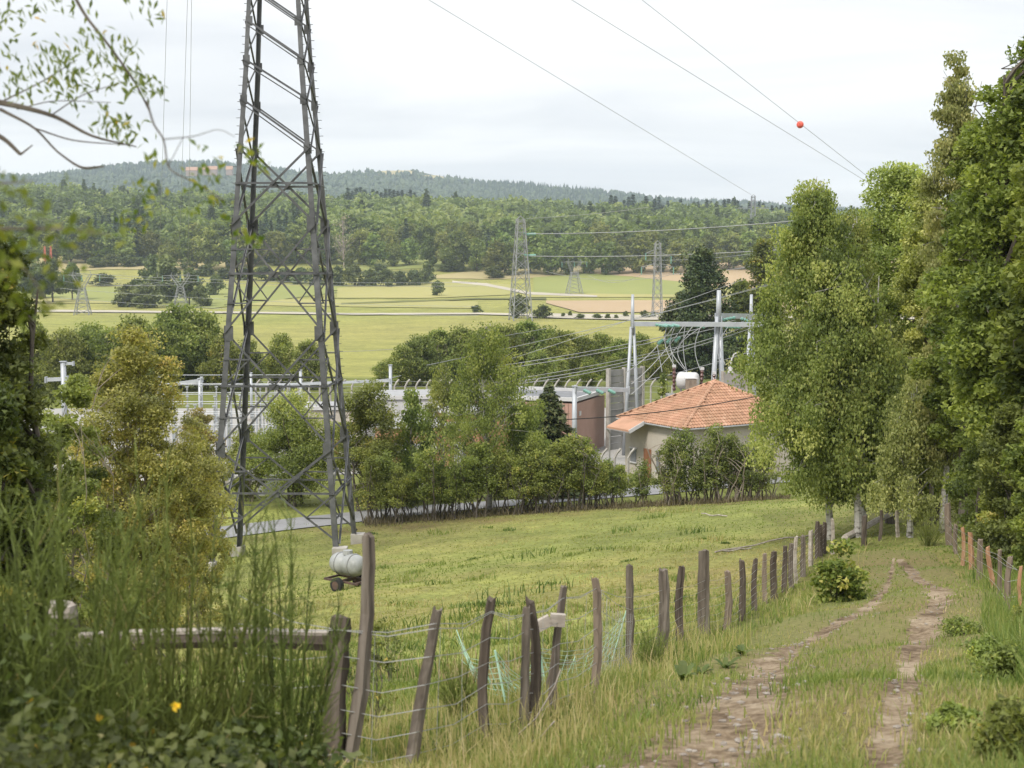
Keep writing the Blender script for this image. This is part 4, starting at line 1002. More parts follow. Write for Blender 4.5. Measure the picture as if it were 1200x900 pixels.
# head with cross arms, above the frame
for fa in range(4):
    ka, kb = fa, (fa + 1) % 4
    for za, zb_ in ((zl[9], 18.5), (18.5, 21.0)):
        brace(corner(ka, za), corner(kb, zb_), .08); brace(corner(kb, za), corner(ka, zb_), .08); brace(corner(ka, zb_), corner(kb, zb_), .08)
tipz = 18.5
arms = []
for sx in (-1, 1):
    tip = np.array([AX[0] + sx * 5.2, AX[1], tipz]); arms.append(tip)
    for k in ((1, 2) if sx > 0 else (0, 3)):
        brace(corner(k, 18.5), tip, .1); brace(corner(k, 20.6), tip, .1)
apex = np.array([AX[0], AX[1], 24.5])
for k in range(4): brace(corner(k, 21.0), apex, .1)

# ------------------------------------------------------------------ far pylons
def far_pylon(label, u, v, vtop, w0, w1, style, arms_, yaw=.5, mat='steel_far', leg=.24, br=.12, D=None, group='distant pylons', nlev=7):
    b = G(u, v) if D is None else gp(u, D); D = b[1]; H = float(P(u, vtop, D)[2] - b[2])
    t = thing('lattice_pylon', label, 'pylon', b, group)
    k = D / F
    a0, a1 = w0 * k / 2, w1 * k / 2
    ca, sa = math.cos(yaw), math.sin(yaw)
    def L(x, y, z): return np.array([b[0] + x * ca - y * sa, b[1] + x * sa + y * ca, b[2] + z])
    Hb = H * (.62 if style == 'y' else .97)
    SG = ((-1, -1), (1, -1), (1, 1), (-1, 1))
    aa = lambda z: a0 + (a1 - a0) * z / Hb
    for sx, sy in SG:
        m = MB(); m.bar(L(sx * a0, sy * a0, -.5), L(sx * a1, sy * a1, Hb), leg); m.build('leg', M[mat], t)
    zs = [Hb * (1 - (1 - i / nlev) ** 1.35) for i in range(nlev + 1)]
    for i in range(nlev):
        for j in range(4):
            (x0, y0), (x1, y1) = SG[j], SG[(j + 1) % 4]; p, q = aa(zs[i]), aa(zs[i + 1])
            m = MB(); m.bar(L(x0 * p, y0 * p, zs[i]), L(x1 * q, y1 * q, zs[i + 1]), br); m.build('brace', M[mat], t)
            m = MB(); m.bar(L(x1 * p, y1 * p, zs[i]), L(x0 * q, y0 * q, zs[i + 1]), br); m.build('brace', M[mat], t)
    tips = []
    if style == 'y':
        hs = arms_[0][1] * k
        for s in (-1, 1):
            for yy in (-1, 1):
                m = MB(); m.bar(L(s * a1, yy * a1, Hb), L(s * hs * .5, yy * a1 * .6, H * .9), leg * .9); m.bar(L(-s * a1 * .2, yy * a1, Hb), L(s * hs * .38, yy * a1 * .6, H * .9), br); m.build('fork', M[mat], t)
            m = MB(); m.bar(L(s * hs * .5, 0, H * .9), L(s * hs * .42, 0, H), leg * .8); m.build('earth_peak', M[mat], t)
        m = MB()
        for yy in (-1, 1): m.bar(L(-hs, 0, H * .9), L(0, yy * a1 * .7, H * .93), br * 1.1); m.bar(L(hs, 0, H * .9), L(0, yy * a1 * .7, H * .93), br * 1.1); m.bar(L(-hs, 0, H * .9), L(hs, yy * .1, H * .9), leg * .7)
        m.build('cross_arm', M[mat], t)
        for q in (-1, 0, 1):
            m = MB(); m.tube([L(q * hs * .93, 0, H * .9), L(q * hs * .93, 0, H * .9 - 2.6)], .2, 5); m.build('insulator', M['glass_green'], t); tips.append(L(q * hs * .93, 0, H * .9 - 2.6))
    else:
        for zr, wp, side in arms_:
            for s in (-1, 1):
                if side and s != side: continue
                z = H * zr; m = MB()
                tip = L(s * wp * k, 0, z)
                for yy in (-1, 1): m.bar(L(s * aa(z), yy * aa(z), z), tip, br * 1.1); m.bar(L(s * aa(z), yy * aa(z), z + H * .045), tip, br * 1.1)
                m.build('cross_arm', M[mat], t)
                m = MB(); m.tube([tip, tip - [0, 0, 2.8]], .22, 5); m.build('insulator', M['glass_green'], t); tips.append(tip - [0, 0, 2.8])
        m = MB(); m.bar(L(-a1, 0, Hb), L(0, 0, H), leg * .8); m.bar(L(a1, 0, Hb), L(0, 0, H), leg * .8); m.build('peak', M[mat], t); tips.append(L(0, 0, H))
    return t, tips
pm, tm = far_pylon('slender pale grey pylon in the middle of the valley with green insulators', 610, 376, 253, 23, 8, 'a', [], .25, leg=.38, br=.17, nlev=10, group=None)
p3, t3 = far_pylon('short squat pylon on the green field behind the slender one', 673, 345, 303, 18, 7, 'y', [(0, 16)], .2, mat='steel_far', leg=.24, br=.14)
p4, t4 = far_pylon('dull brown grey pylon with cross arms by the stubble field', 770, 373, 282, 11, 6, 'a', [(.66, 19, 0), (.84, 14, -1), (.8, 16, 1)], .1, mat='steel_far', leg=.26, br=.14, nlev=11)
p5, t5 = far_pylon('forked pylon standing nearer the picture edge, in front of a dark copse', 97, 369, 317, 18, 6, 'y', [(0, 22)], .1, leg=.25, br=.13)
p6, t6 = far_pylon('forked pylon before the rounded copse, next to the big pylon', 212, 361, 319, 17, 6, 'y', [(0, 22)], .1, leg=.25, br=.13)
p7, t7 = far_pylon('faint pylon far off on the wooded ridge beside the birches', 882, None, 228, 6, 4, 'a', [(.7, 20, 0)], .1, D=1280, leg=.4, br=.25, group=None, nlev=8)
for i, u in enumerate((53, 60)):
    b = gp(u, 940); H = 13.5
    t = thing('lattice_mast', ('red lattice mast nearer the picture edge before the far wood', 'red lattice mast beside its twin before the far wood')[i], 'mast', b, 'red masts before the wood')
    for sx in (-1, 1):
        m = MB(); m.bar(b + [sx * .8, 0, 0], b + [sx * .3, 0, H], .35); m.build('leg', M['paint_red'], t)
        m = MB(); m.bar(b + [sx * .8, 0, 1], b + [-sx * .5, 0, H * .5], .2); m.bar(b + [-sx * .5, 0, H * .5], b + [sx * .35, 0, H * .95], .2); m.build('brace', M['paint_red'], t)

# ------------------------------------------------------------------ overhead lines
def wire(name, label, p, q, sag, rad, mat='wire', n=26, group=None, r2=None, at_top=True):
    p = np.asarray(p, float); q = np.asarray(q, float); t = np.linspace(0, 1, n)
    pts = p + (q - p) * t[:, None]; pts[:, 2] -= sag * 4 * t * (1 - t)
    m = MB(); m.tube(pts, np.linspace(rad, r2 or rad, n), 4)
    if isinstance(at_top, bool):
        o = m.build(name, M[mat]); tag(o, label, 'cable', group); return pts
    m.build(name, M[mat], at_top); return pts
GU = 'conductors crossing the sky'
wire('power_line', 'lowest of three conductors crossing the sky, dropping to the wooded ridge', P(440, -38, 77), P(880, 228, 900), 0, .015, 'wire_dark', 40, GU, .12)
wire('power_line', 'middle conductor crossing the sky, without a ball', P(560, -68, 68), P(1040, 228, 290), 0, .014, 'wire_dark', 40, GU, .045)
p0, q0 = P(690, -49, 70), P(1040, 225, 260)
wpt = wire('power_line', 'upper conductor crossing the sky that carries the red ball', p0, q0, .0, .014, 'wire_dark', 40, GU, .045)
prj = lambda p: 600 + F * p[0] / (p[1] * math.cos(PITCH) - p[2] * math.sin(PITCH))
ts = np.linspace(0, 1, 400); bp0 = min((p0 + (q0 - p0) * t for t in ts), key=lambda p: abs(prj(p) - 938))
ball = thing('marker_ball', 'red aircraft warning ball hanging on the upper conductor in the sky', 'ball', bp0)
mb = MB()
rr_ = 4.2 / F * bp0[1]
for i in range(2):
    lat = np.linspace(.03, PI / 2, 7) if i == 0 else np.linspace(PI / 2 + .02, PI - .03, 7)
    mm = MB(); mm.tube([bp0 + [0, 0, rr_ * math.cos(a) - .28 * rr_] for a in lat], [rr_ * math.sin(a) for a in lat], 16); mm.build('half_shell', M['red_ball'], ball, True)
m = MB(); m.bar(bp0 + [-rr_ * .2, 0, 0], bp0 + [rr_ * .2, 0, 0], .1); m.build('clamp', M['steel_dark'], ball)
for i, (u, vv, uq) in enumerate(((191, 318, 196), (215, 318, 205), (219, 319, 203))):
    wire('power_line', ('faint line falling behind the hanging twigs, edge one', 'faint twin line behind the hanging twigs, outer strand', 'faint twin line behind the hanging twigs, inner strand')[i], P(u + 6, -40, 46), P(uq - 12 + i * 14, 320, 640), 5, .006, 'wire', 40, 'faint lines falling to the forked pylon', .06)
GV = 'lines across the valley'
tp = lambda v: P(614, v, pm.location[1])
for i, (v0, u1, v1) in enumerate(((274, 1000, 252), (300, 1000, 286), (256, 760, 243))):
    a = P(617, v0, pm.location[1]); bq_ = P(u1, v1, pm.location[1] - 70)
    wire('power_line', ('line from the slender pylon at its upper green insulator', 'line from the slender pylon at its lower green insulator', 'thin earth line from the tip of the slender pylon')[i], a, bq_, 1.5 if i < 2 else .5, .14 if i < 2 else .07, 'wire', 20, GV)
for v0 in (274, 299):
    m = MB(); a = P(614, v0 - 1, pm.location[1]); m.tube([a, a + [1.2, -.2, -.5], a + [4.4, -.6, -.4]], [.2, .5, .5], 7); m.build('insulator', M['glass_green'], pm)
    m = MB(); m.bar(P(606, v0 - 2, pm.location[1]), P(616, v0 - 2, pm.location[1]), .35); m.build('cross_arm', M['steel_far'], pm)
for i, (a, uq, vq) in enumerate(((t4[0], 690, 335), (t4[1], 640, 330), (t4[0], 1000, 300), (t4[1], 1000, 292), (t4[2], 1000, 285))):
    wire('power_line', ORD[i] + ' thin line strung from the dull brown grey pylon', a, P(uq, vq - 12, p4.location[1] + 60), 3, .07, 'wire', 16, 'thin lines of the cross arm pylon')
for i, (v0, v1) in enumerate(((352, 361), (333, 333), (336, 337), (363, 372))):
    wire('power_line', ORD[i] + ' thin line over the green fields behind the big pylon', P(70, v0 - 14, 560), P(560, v1 - 2, 520), 1.5, .06, 'wire', 20, 'thin lines over the fields')
for i, (a, b_) in enumerate(zip(t5, t6)):
    wire('power_line', ORD[i] + ' thin line hung between the two forked pylons', a, b_, 2, .07, 'wire', 12, 'lines between the forked pylons')

# ------------------------------------------------------------------ substation
def zg(x, y): return hz(x, y)
def aframe(u, vtop, vsplit, D, label, spread=.75, r=.17):
    b = gp(u, D); zt = P(u, vtop, D)[2]; zs = P(u, vsplit, D)[2]
    t = thing('gantry_mast', label, 'mast', b, 'white masts of the substation')
    m = MB(); m.tube([[b[0], b[1], zs - .6], [b[0], b[1], zt]], [r * 1.1, r * .75], 8); m.build('mast_tube', M['steel_white'], t, True)
    for s in (-1, 1):
        m = MB(); m.tube([[b[0] + s * spread, b[1] + s * .5, b[2] - .1], [b[0] + s * .12, b[1] + s * .06, zs]], [r * 1.1, r * .8], 8); m.build('leg', M['steel_white'], t, True)
    m = MB()
    for q in (.35, .7):
        a = np.array([b[0] - spread * (1 - q), b[1], b[2] + (zs - b[2]) * q]); m.bar(a, a + [2 * spread * (1 - q), 0, 0], .1)
    m.build('tie', M['steel_white'], t)
    return t
aframe(740, 345, 383, 128, 'white forked mast at the start of the long gantry beam, beside the concrete wall')
aframe(840, 340, 371, 128, 'tallest thick white forked mast, behind the tiled roof ridge', r=.25)
aframe(878, 345, 385, 140, 'white mast half hidden by the big birch', r=.19)
def beam(label, p, q, w=.42):
    t = thing('gantry_beam', label, 'beam', (np.asarray(p) + q) / 2, 'white beams of the substation')
    m = MB(); m.bar(p, q, w, w * .8); m.build('box_beam', M['steel_white'], t)
    for e in (p, q):
        m = MB(); m.box(np.asarray(e), (.12, w * 1.5, w * 1.4)); m.build('end_plate', M['steel_white'], t)
    return t
B1 = beam('long white gantry beam between the forked masts', P(741, 379.5, 127.4), P(905, 380.5, 127.4), .5)
B2 = beam('upper short white beam between the thick mast and the half hidden one', P(841, 370, 129), P(905, 371, 140), .6)
B3 = beam('low white beam before the concrete wall', P(674, 455.5, 120), P(737, 457, 122), .42)
def pole(u, vtop, D, label, r=.17, name='gantry_post'):
    b = gp(u, D); zt = P(u, vtop, D)[2]
    t = thing(name, label, 'post', b, 'white posts of the substation')
    m = MB(); m.tube([b - [0, 0, .1], [b[0], b[1], zt]], [r * 1.15, r], 8); m.build('tube', M['steel_white'], t, True)
    m = MB(); m.box([b[0], b[1], zt + .03], (r * 2.4, r * 2.4, .06)); m.build('cap_plate', M['steel_white'], t)
    m = MB(); m.box([b[0], b[1], b[2] + .15], (.8, .8, .3)); m.build('footing', M['concrete'], t)
    return t
pole(673, 453, 120, 'white post of the low beam, behind the spruce', .2)
pole(458, 428, 150, 'white post rising beside the flat white roof')
pole(190, 440, 148, 'white gantry post behind the yellow brown willow', .2)
pole(236, 444, 140, 'white gantry post next to the outer pylon leg', .22)
pole(353, 434, 150, 'white post framed by the pylon legs', .16)
pole(295, 437, 155, 'thin white post between the two pylon legs', .14)
pole(77, 424, 132, 'tall white post with short arms near the dark tree', .26)
beam('pale beam ending at the post beside the flat white roof', P(300, 452, 158), P(457, 446, 150), .34)
beam('sloping pale beam between two posts behind the willow', P(190, 452, 148), P(236, 446, 140), .45)
beam('short white arms near the dark tree', P(54, 445, 132), P(79, 444, 132), .4)
beam('upper short white arm near the dark tree', P(76, 426, 132), P(86, 426, 132), .3)
# strings and conductors on the gantries
def string_on(t, p, q, r=.13):
    p = np.asarray(p, float); q = np.asarray(q, float)
    m = MB(); n = 9; ts = np.linspace(0, 1, n); rad = [r if i % 2 else r * .55 for i in range(n)]; rad[0] = rad[-1] = r * .4
    m.tube(p + (q - p) * ts[:, None], rad, 7); m.build('insulator', M['glass_green'], t)
for i, u in enumerate((772, 778, 784)):
    string_on(B1, P(768 + 10 * i, 380.5, 127), P(782 + 7 * i, 382.5, 125), .16)
for (a, b_) in (((812, 381), (826, 384)), ((846, 375), (862, 372)), ((868, 373), (880, 378)), ((850, 383), (868, 384))):
    string_on(B1, P(*a, 128.5), P(*b_, 129), .17)
for i, u in enumerate((684, 699, 713)):
    string_on(B3, P(u, 457, 119.8), P(u + 8, 461, 119), .17)
GW = 'conductors inside the substation'
lab = 'slack conductor hanging from the long gantry beam'
for i, (u, v, uq, vq, D2) in enumerate(((784, 402, 745, 425, 126), (790, 400, 752, 438, 126), (802, 401, 752, 450, 126))):
    wire('jumper_cable', ORD[i] + ' sloping conductor from the long beam down past the concrete wall', P(790 + 11 * i, 382, 127), P(uq - 12, vq + 12, D2), .4, .035, 'wire', 12, GW)
    t_ = thing('string_insulator', ORD[i] + ' green glass string on the sloping conductors', 'insulator', P(u - 12 + 9 * i, 402 - i, 126), 'green strings on the sloping conductors')
    string_on(t_, P(771 + 10 * i, 403.5 - i * 1.5, 126.3), P(777 + 10 * i, 398 - i * 1.5, 126.4), .2)
for (u, v, uq, vq, s) in ((782, 380, 790, 428, .8), (792, 381, 805, 436, 1.6), (803, 381, 805, 436, .4), (822, 381, 821, 434, .9), (826, 381, 803, 432, 2.4), (845, 383, 850, 428, .5), (853, 383, 846, 430, 1), (784, 398, 789, 424, 0), (770, 404, 776, 436, 0)):
    a = P(u, v, 127); b_ = P(uq, vq, 124); t = np.linspace(0, 1, 10); pts = a + (b_ - a) * t[:, None]; pts[:, 0] -= s * np.sin(t * PI) * .6
    m = MB(); m.tube(pts, .032, 4); o = m.build('jumper_cable', M['wire']); tag(o, lab, 'cable', 'slack conductors below the beam')
for (u0, v0, D0, u1, v1, D1, s, r) in ((560, 432, 150, 960, 350, 128, .6, .06), (560, 436, 150, 960, 354, 128, .6, .06), (545, 452, 150, 905, 372, 130, 1.2, .065), (545, 455, 150, 905, 376, 130, 1.2, .065), (560, 470, 140, 880, 412, 128, 1.0, .075), (360, 412, 260, 640, 385, 200, 1, .06),
                                       (500, 428, 170, 960, 318, 210, .5, .06), (600, 420, 170, 870, 328, 170, .2, .05), (500, 455, 165, 800, 405, 140, .6, .05), (640, 398, 190, 980, 310, 230, .4, .05)):
    wire('power_line', 'conductor running over the substation roofs towards the white masts', P(u0, v0, D0), P(u1, v1, D1), s, r * .55, 'wire', 16, 'conductors over the substation roofs')
wire('power_line', 'black cable crossing in front of the tiled roof', P(560, 492, 104), P(960, 448, 104), .9, .035, 'rubber', 16, None)
wire('power_line', 'thin pale line low over the flat roofs', P(418, 447, 150), P(470, 440, 190), .2, .05, 'wire', 6, None)
# switchgear rows behind the pylon
col_m = MB(); 
GBs = 'busbar supports of the switchgear'
proto = thing('busbar_support', 'white busbar post of the switchgear behind the pylon', 'post', (0, 0, 0), GBs)
m = MB(); m.tube([[0, 0, -.1], [0, 0, 2.6]], [.1, .08], 6); m.build('post', M['steel_white'], proto)
m = MB(); n = 9; m.tube([[0, 0, 2.6 + 1.3 * i / (n - 1)] for i in range(n)], [.1 if i % 2 else .05 for i in range(n)], 7); m.build('insulator', M['tank_white'], proto)
m = MB(); m.box([0, 0, 3.95], (.3, .2, .1)); m.build('clamp', M['steel_white'], proto)
m = MB(); m.box([0, 0, .1], (.6, .6, .25)); m.build('footing', M['concrete'], proto)
first = True
rows_ = ((112, 196, 330, 12), (120, 190, 350, 13), (128, 190, 360, 12), (137, 188, 350, 11), (147, 186, 340, 10))
for ri, (D, ua, ub, n) in enumerate(rows_):
    for i in range(n):
        u = ua + (ub - ua) * i / (n - 1); b = gp(u, D)
        o = proto if first else copy_tree(proto); first = False
        o.location = b; s = 1.15 + .25 * ((i * 7) % 3 == 0); o.scale = (1, 1, s)
        o['label'] = ORD[i] + ' white busbar post in the ' + ORD[ri] + ' switchgear row behind the pylon, counted from the willow'
    a, c = gp(ua - 4, D), gp(ub + 4, D)
    for k, dz in enumerate((4.75, 5.7)):
        m = MB(); m.tube([a + [0, k * .8, dz], c + [0, k * .8, dz]], .03, 6); o = m.build('busbar', M['steel_white']); tag(o, ('lower' if k == 0 else 'upper') + ' white busbar tube on the ' + ORD[ri] + ' switchgear row behind the pylon', 'busbar', 'busbars of the switchgear')
for i, (u, v, D, w, hh) in enumerate(((250, 545, 112, 1.6, 1.9), (228, 520, 116, 1.4, 2.1), (244, 500, 126, 1.6, 2.2), (330, 470, 140, 2.2, 2.0), (318, 585, 104, 1.8, 1.4), (262, 480, 134, 1.3, 2.0))):
    b = gp(u, D)
    t = thing('switchgear_cabinet', ('white cabinet low behind the outer pylon leg', 'white cabinet among the willow twigs', 'white cabinet at mid height behind the outer pylon leg', 'wide white cabinet framed by the pylon', 'pale cabinet at the lane seen below the round willow', 'small white cabinet in the rear switchgear row')[i], 'cabinet', b, 'switchgear cabinets')
    m = MB(); m.box(b + [0, 0, hh / 2 + .2], (w, 1, hh)); m.build('housing', M['white_paint'], t)
    m = MB(); m.box(b + [0, 0, hh + .25], (w + .15, 1.15, .1)); m.build('lid', M['zinc'], t)
    m = MB(); m.box(b + [0, -.515, hh / 2 + .2], (w * .44, .03, hh * .85)); m.build('door', M['steel_white'], t)
# transformer
tb = gp(805, 123)
tr = thing('transformer', 'power transformer with round white conservator showing above the tiled roof', 'transformer', tb)
zc = P(805, 446, 123)[2]
m = MB(); m.box([tb[0], tb[1], (tb[2] + zc - 1.2) / 2], (3.6, 2.4, zc - 1.2 - tb[2])); m.build('tank', M['concrete_panel'], tr)
m = MB(); c = np.array([tb[0], tb[1], zc]); ax_ = np.array([.92, -.38, 0])
m.tube([c - ax_ * .95, c - ax_ * .88, c - ax_ * .7, c + ax_ * .7, c + ax_ * .88, c + ax_ * .95], [.35, .62, .74, .74, .62, .35], 18); m.build('conservator', M['white_paint'], tr, True)
m = MB(); m.box(c + [.15, -1.0, -.25], (.95, .25, .9)); m.build('relay_box', M['bark_pale'], tr)
m = MB(); m.box(c + [.15, -1.0, .28], (1.15, .35, .08)); m.build('relay_lid', M['white_paint'], tr)
for s in (-.6, .6):
    m = MB(); m.bar(c + ax_ * s + [0, 0, -.7], c + ax_ * s + [0, 0, -1.3], .14); m.build('bracket', M['steel_white'], tr)
for (u, v0, v1) in ((790, 430, 446), (821, 433, 449), (835, 438, 452)):
    a = P(u, v1 + 12, 123.5); b_ = P(u + (0 if u < 800 else 2), v0, 123.5); m = MB(); n = 13
    m.tube([a + (b_ - a) * i / (n - 1) for i in range(n)], [.17 if i % 2 else .1 for i in range(n)], 8); m.build('bushing', M['porcelain_brown'], tr)
    m = MB(); m.box(b_ + [0, 0, .08], (.3, .3, .22)); m.build('terminal', M['white_paint'], tr)
# fire wall boxes behind the birch
fb_ = gp(858, 122)
t = thing('fire_wall', 'pale concrete fire wall with a bent white pipe, beside the big birch', 'wall', fb_)
zt = P(858, 436, 122)[2]
for k in range(7):
    hh = (zt - fb_[2]) / 7
    m = MB(); m.box([fb_[0] + .1, fb_[1], fb_[2] + hh * (k + .5)], (1.9, .3, hh - .03)); m.build('panel', M['concrete_panel'], t)
for s in (-1, 1):
    m = MB(); m.box([fb_[0] + .1 + s * 1.05, fb_[1], (fb_[2] + zt) / 2 + .05], (.2, .4, zt - fb_[2] + .1)); m.build('column', M['concrete'], t)
a = P(856, 434, 122); m = MB(); m.tube([a + [0, 0, -.2], a + [0, 0, .3]], [.25, .2], 8); m.tube([a + [0, 0, .3], a + [.1, 0, 1.0], a + [.3, 0, 1.4], a + [.7, 0, 1.6]], .07, 6); m.build('vent_pipe', M['white_paint'], t)
a = P(868, 436, 122); m = MB(); m.tube([a + [0, 0, .12 * i] for i in range(9)], [.15 if i % 2 else .1 for i in range(9)], 8); m.build('bushing', M['porcelain_brown'], t)
# tall panelled concrete wall
wl0, wl1 = gp(712.5, 131), gp(752, 134); zt = P(713, 433.5, 131)[2]
t = thing('concrete_wall', 'tall grey wall of stacked concrete panels behind the white forked mast', 'wall', wl0)
d = unit(wl1 - wl0); d[2] = 0; Lw = np.linalg.norm((wl1 - wl0)[:2]); rows2 = 12; hh = (zt - wl0[2]) / rows2
for j in range(3):
    c = wl0 + d * Lw * (0, .46, 1)[j]; m = MB(); m.box([c[0], c[1], (wl0[2] + zt) / 2 + .06], (.24, .42, zt - wl0[2] + .12), d); m.build('column', M['concrete'], t)
for j, (s0, s1) in enumerate(((0, .46), (.46, 1))):
    for k in range(rows2):
        c = wl0 + d * Lw * (s0 + s1) / 2 + np.array([-d[1], d[0], 0]) * (.04 * ((k + j) % 3 - 1))
        m = MB(); m.box([c[0], c[1], wl0[2] + hh * (k + .5)], (Lw * (s1 - s0) - .26, .16, hh - .05), d); m.build('panel', M['concrete_panel'], t)
# brown clad building with dark flat roof
c0 = np.array([5.7, 126.0, 0]); e1 = unit([3, 8, 0]); e2 = unit([-8, 3, 0]); L1, L2 = 8.6, 10.0; zr = -12.85; z0 = -18.0
t = thing('brown_building', 'flat roofed building clad in brown sheet beside the concrete wall', 'building', c0 + [0, 0, z0])
mid = c0 + e1 * L1 / 2 + e2 * L2 / 2
m = MB(); m.box(mid + [0, 0, (z0 + zr) / 2 - .15], (L1 - .1, L2 - .1, zr - z0 - .3), e1); m.build('wall', M['clad_brown'], t)
for (o0, dd, LL, nn) in ((c0, e1, L1, -e2), (c0, e2, L2, -e1)):
    q = 0.0
    while q < LL - .3:
        c = o0 + dd * (q + .17) + nn * .02; m = MB(); m.box([c[0], c[1], (z0 + zr) / 2 - .1], (.31, .06, zr - z0 - .3), dd); m.build('cladding_plank', M['clad_brown'], t); q += .345
m = MB(); m.box(mid + [0, 0, zr - .05], (L1 - .3, L2 - .3, .1), e1); m.build('roof', M['roof_dark'], t)
for (o0, dd, LL, nn) in ((c0, e1, L1 + .1, e2), (c0, e2, L2 + .1, e1), (c0 + e2 * L2, e1, L1 + .1, -e2), (c0 + e1 * L1, e2, L2 + .1, -e1)):
    c = o0 + dd * LL / 2 - nn * .03; m = MB(); m.box([c[0], c[1], zr + .12], (LL, .22, .34), dd); m.build('parapet', M['white_paint'], t)
c = c0 + e1 * .9 - e2 * -.0; m = MB(); m.box(np.array([c[0], c[1], zr - 1.2]) - [-.0, 0, 0] + (-e2 * -.0) + unit([8, -3, 0]) * .1, (.5, .06, .4), e1); m.build('sign_plate', M['white_paint'], t)
# white roofed control buildings with orange block walls
def block_building(label, u, D, w, dp, vt, wallmat, over=.35, yaw=.3):
    b = gp(u, D); zt = P(u, vt, D)[2]; a1 = np.array([math.cos(yaw), math.sin(yaw), 0])
    t = thing('block_building', label, 'building', b, 'low white roofed buildings of the substation')
    m = MB(); m.box([b[0], b[1], (b[2] + zt) / 2 - .1], (w, dp, zt - b[2] - .2), a1); m.build('wall', M[wallmat], t)
    m = MB(); m.box([b[0], b[1], zt + .05], (w + over, dp + over, .35), a1); m.build('roof', M['white_paint'], t)
    m = MB(); m.box([b[0], b[1], zt + .24], (w - .4, dp - .4, .05), a1); m.build('roof_membrane', M['zinc'], t)
    n_ = np.array([a1[1], -a1[0], 0])
    for k in range(3):
        c = b + a1 * (k - 1) * w * .3 + n_ * (dp / 2 + .02); m = MB(); m.box([c[0], c[1], b[2] + 1.15], (.9, .08, 2.1), a1); m.build('door', M['wood_door' if k == 1 else 'white_paint'], t)
block_building('big white block with a flat white roof behind the pylon side birch', 468, 138, 7.0, 6, 463, 'white_paint', yaw=.15)
block_building('orange walled low block under a white canopy roof', 500, 122, 8.5, 4, 496, 'brick_orange', yaw=.2)
block_building('orange block half hidden by the airy birch', 566, 124, 7.5, 4.5, 480, 'brick_orange', yaw=.3)
block_building('lowest orange hut with a white slab roof behind the hedge', 476, 106, 4.2, 3, 527, 'brick_orange', yaw=.1)
block_building('pale hut behind the round willow', 392, 130, 5, 4, 476, 'render_cream', yaw=.1)
# perimeter fence of bent concrete posts
t = thing('boundary_fence', 'row of bent topped concrete fence posts behind the substation roofs', 'fence', gp(600, 168))
prev = []
for i, u in enumerate(np.arange(300, 800, 12.5)):
    b = gp(u, 168); m = MB(); m.tube([b, b + [0, 0, 2.6], b + [.25, -.1, 3.1], b + [.55, -.2, 3.45]], .11, 4); m.build('fence_post', M['concrete'], t); prev.append(b)
for hh in (1.0, 1.9, 2.6, 3.2):
    m = MB(); m.tube([b + [0 if hh < 3 else .35, 0, hh] for b in prev], .02, 3); m.build('strand', M['wire'], t)
t = thing('boundary_fence', 'low fence with leaning concrete posts in front of the brown cladding', 'fence', gp(700, 112))
prev = []
for u in (672, 688, 704, 720, 736):
    b = gp(u, 112); m = MB(); m.tube([b, b + [0, 0, 2.0], b + [.2, 0, 2.4], b + [.5, 0, 2.75]], .1, 4); m.build('fence_post', M['concrete'], t); prev.append(b)
for hh in (.8, 1.5, 2.0):
    m = MB(); m.tube([b + [0, 0, hh] for b in prev], .02, 3); m.build('strand', M['wire'], t)

# ------------------------------------------------------------------ tile roofed house
ze = P(802, 503, 110)[2]; n0 = np.array([13.35, 110.0, ze]); ea = unit([-4.57, 7.8, 0]); eb = unit([7.8, 4.57, 0])
LA, LB = 9.2, 13.0
ap = n0 + ea * 4.5 + eb * 6.6; ap[2] = P(836, 447.5, 117)[2]
n1_, n2_, n3_ = n0 + ea * LA, n0 + ea * LA + eb * LB, n0 + eb * LB
gz = hz(n0[0], n0[1]) - .2
ho = thing('tiled_house', 'cream house with orange tiled hipped roof below the white masts', 'house', [n0[0], n0[1], gz])
m = MB(); ctr = n0 + ea * LA / 2 + eb * LB / 2
m.box([ctr[0], ctr[1], (gz + ze) / 2 - .06], (LA - 1.1, LB - 1.1, ze - gz - .1), ea, eb); m.build('wall', M['render_cream'], ho)
m = MB(); m.add([n0, n1_, n2_, n3_, ap], [(0, 3, 4), (3, 2, 4), (2, 1, 4), (1, 0, 4), (0, 1, 2, 3)])
rf = m.build('roof', M['tile'], ho)
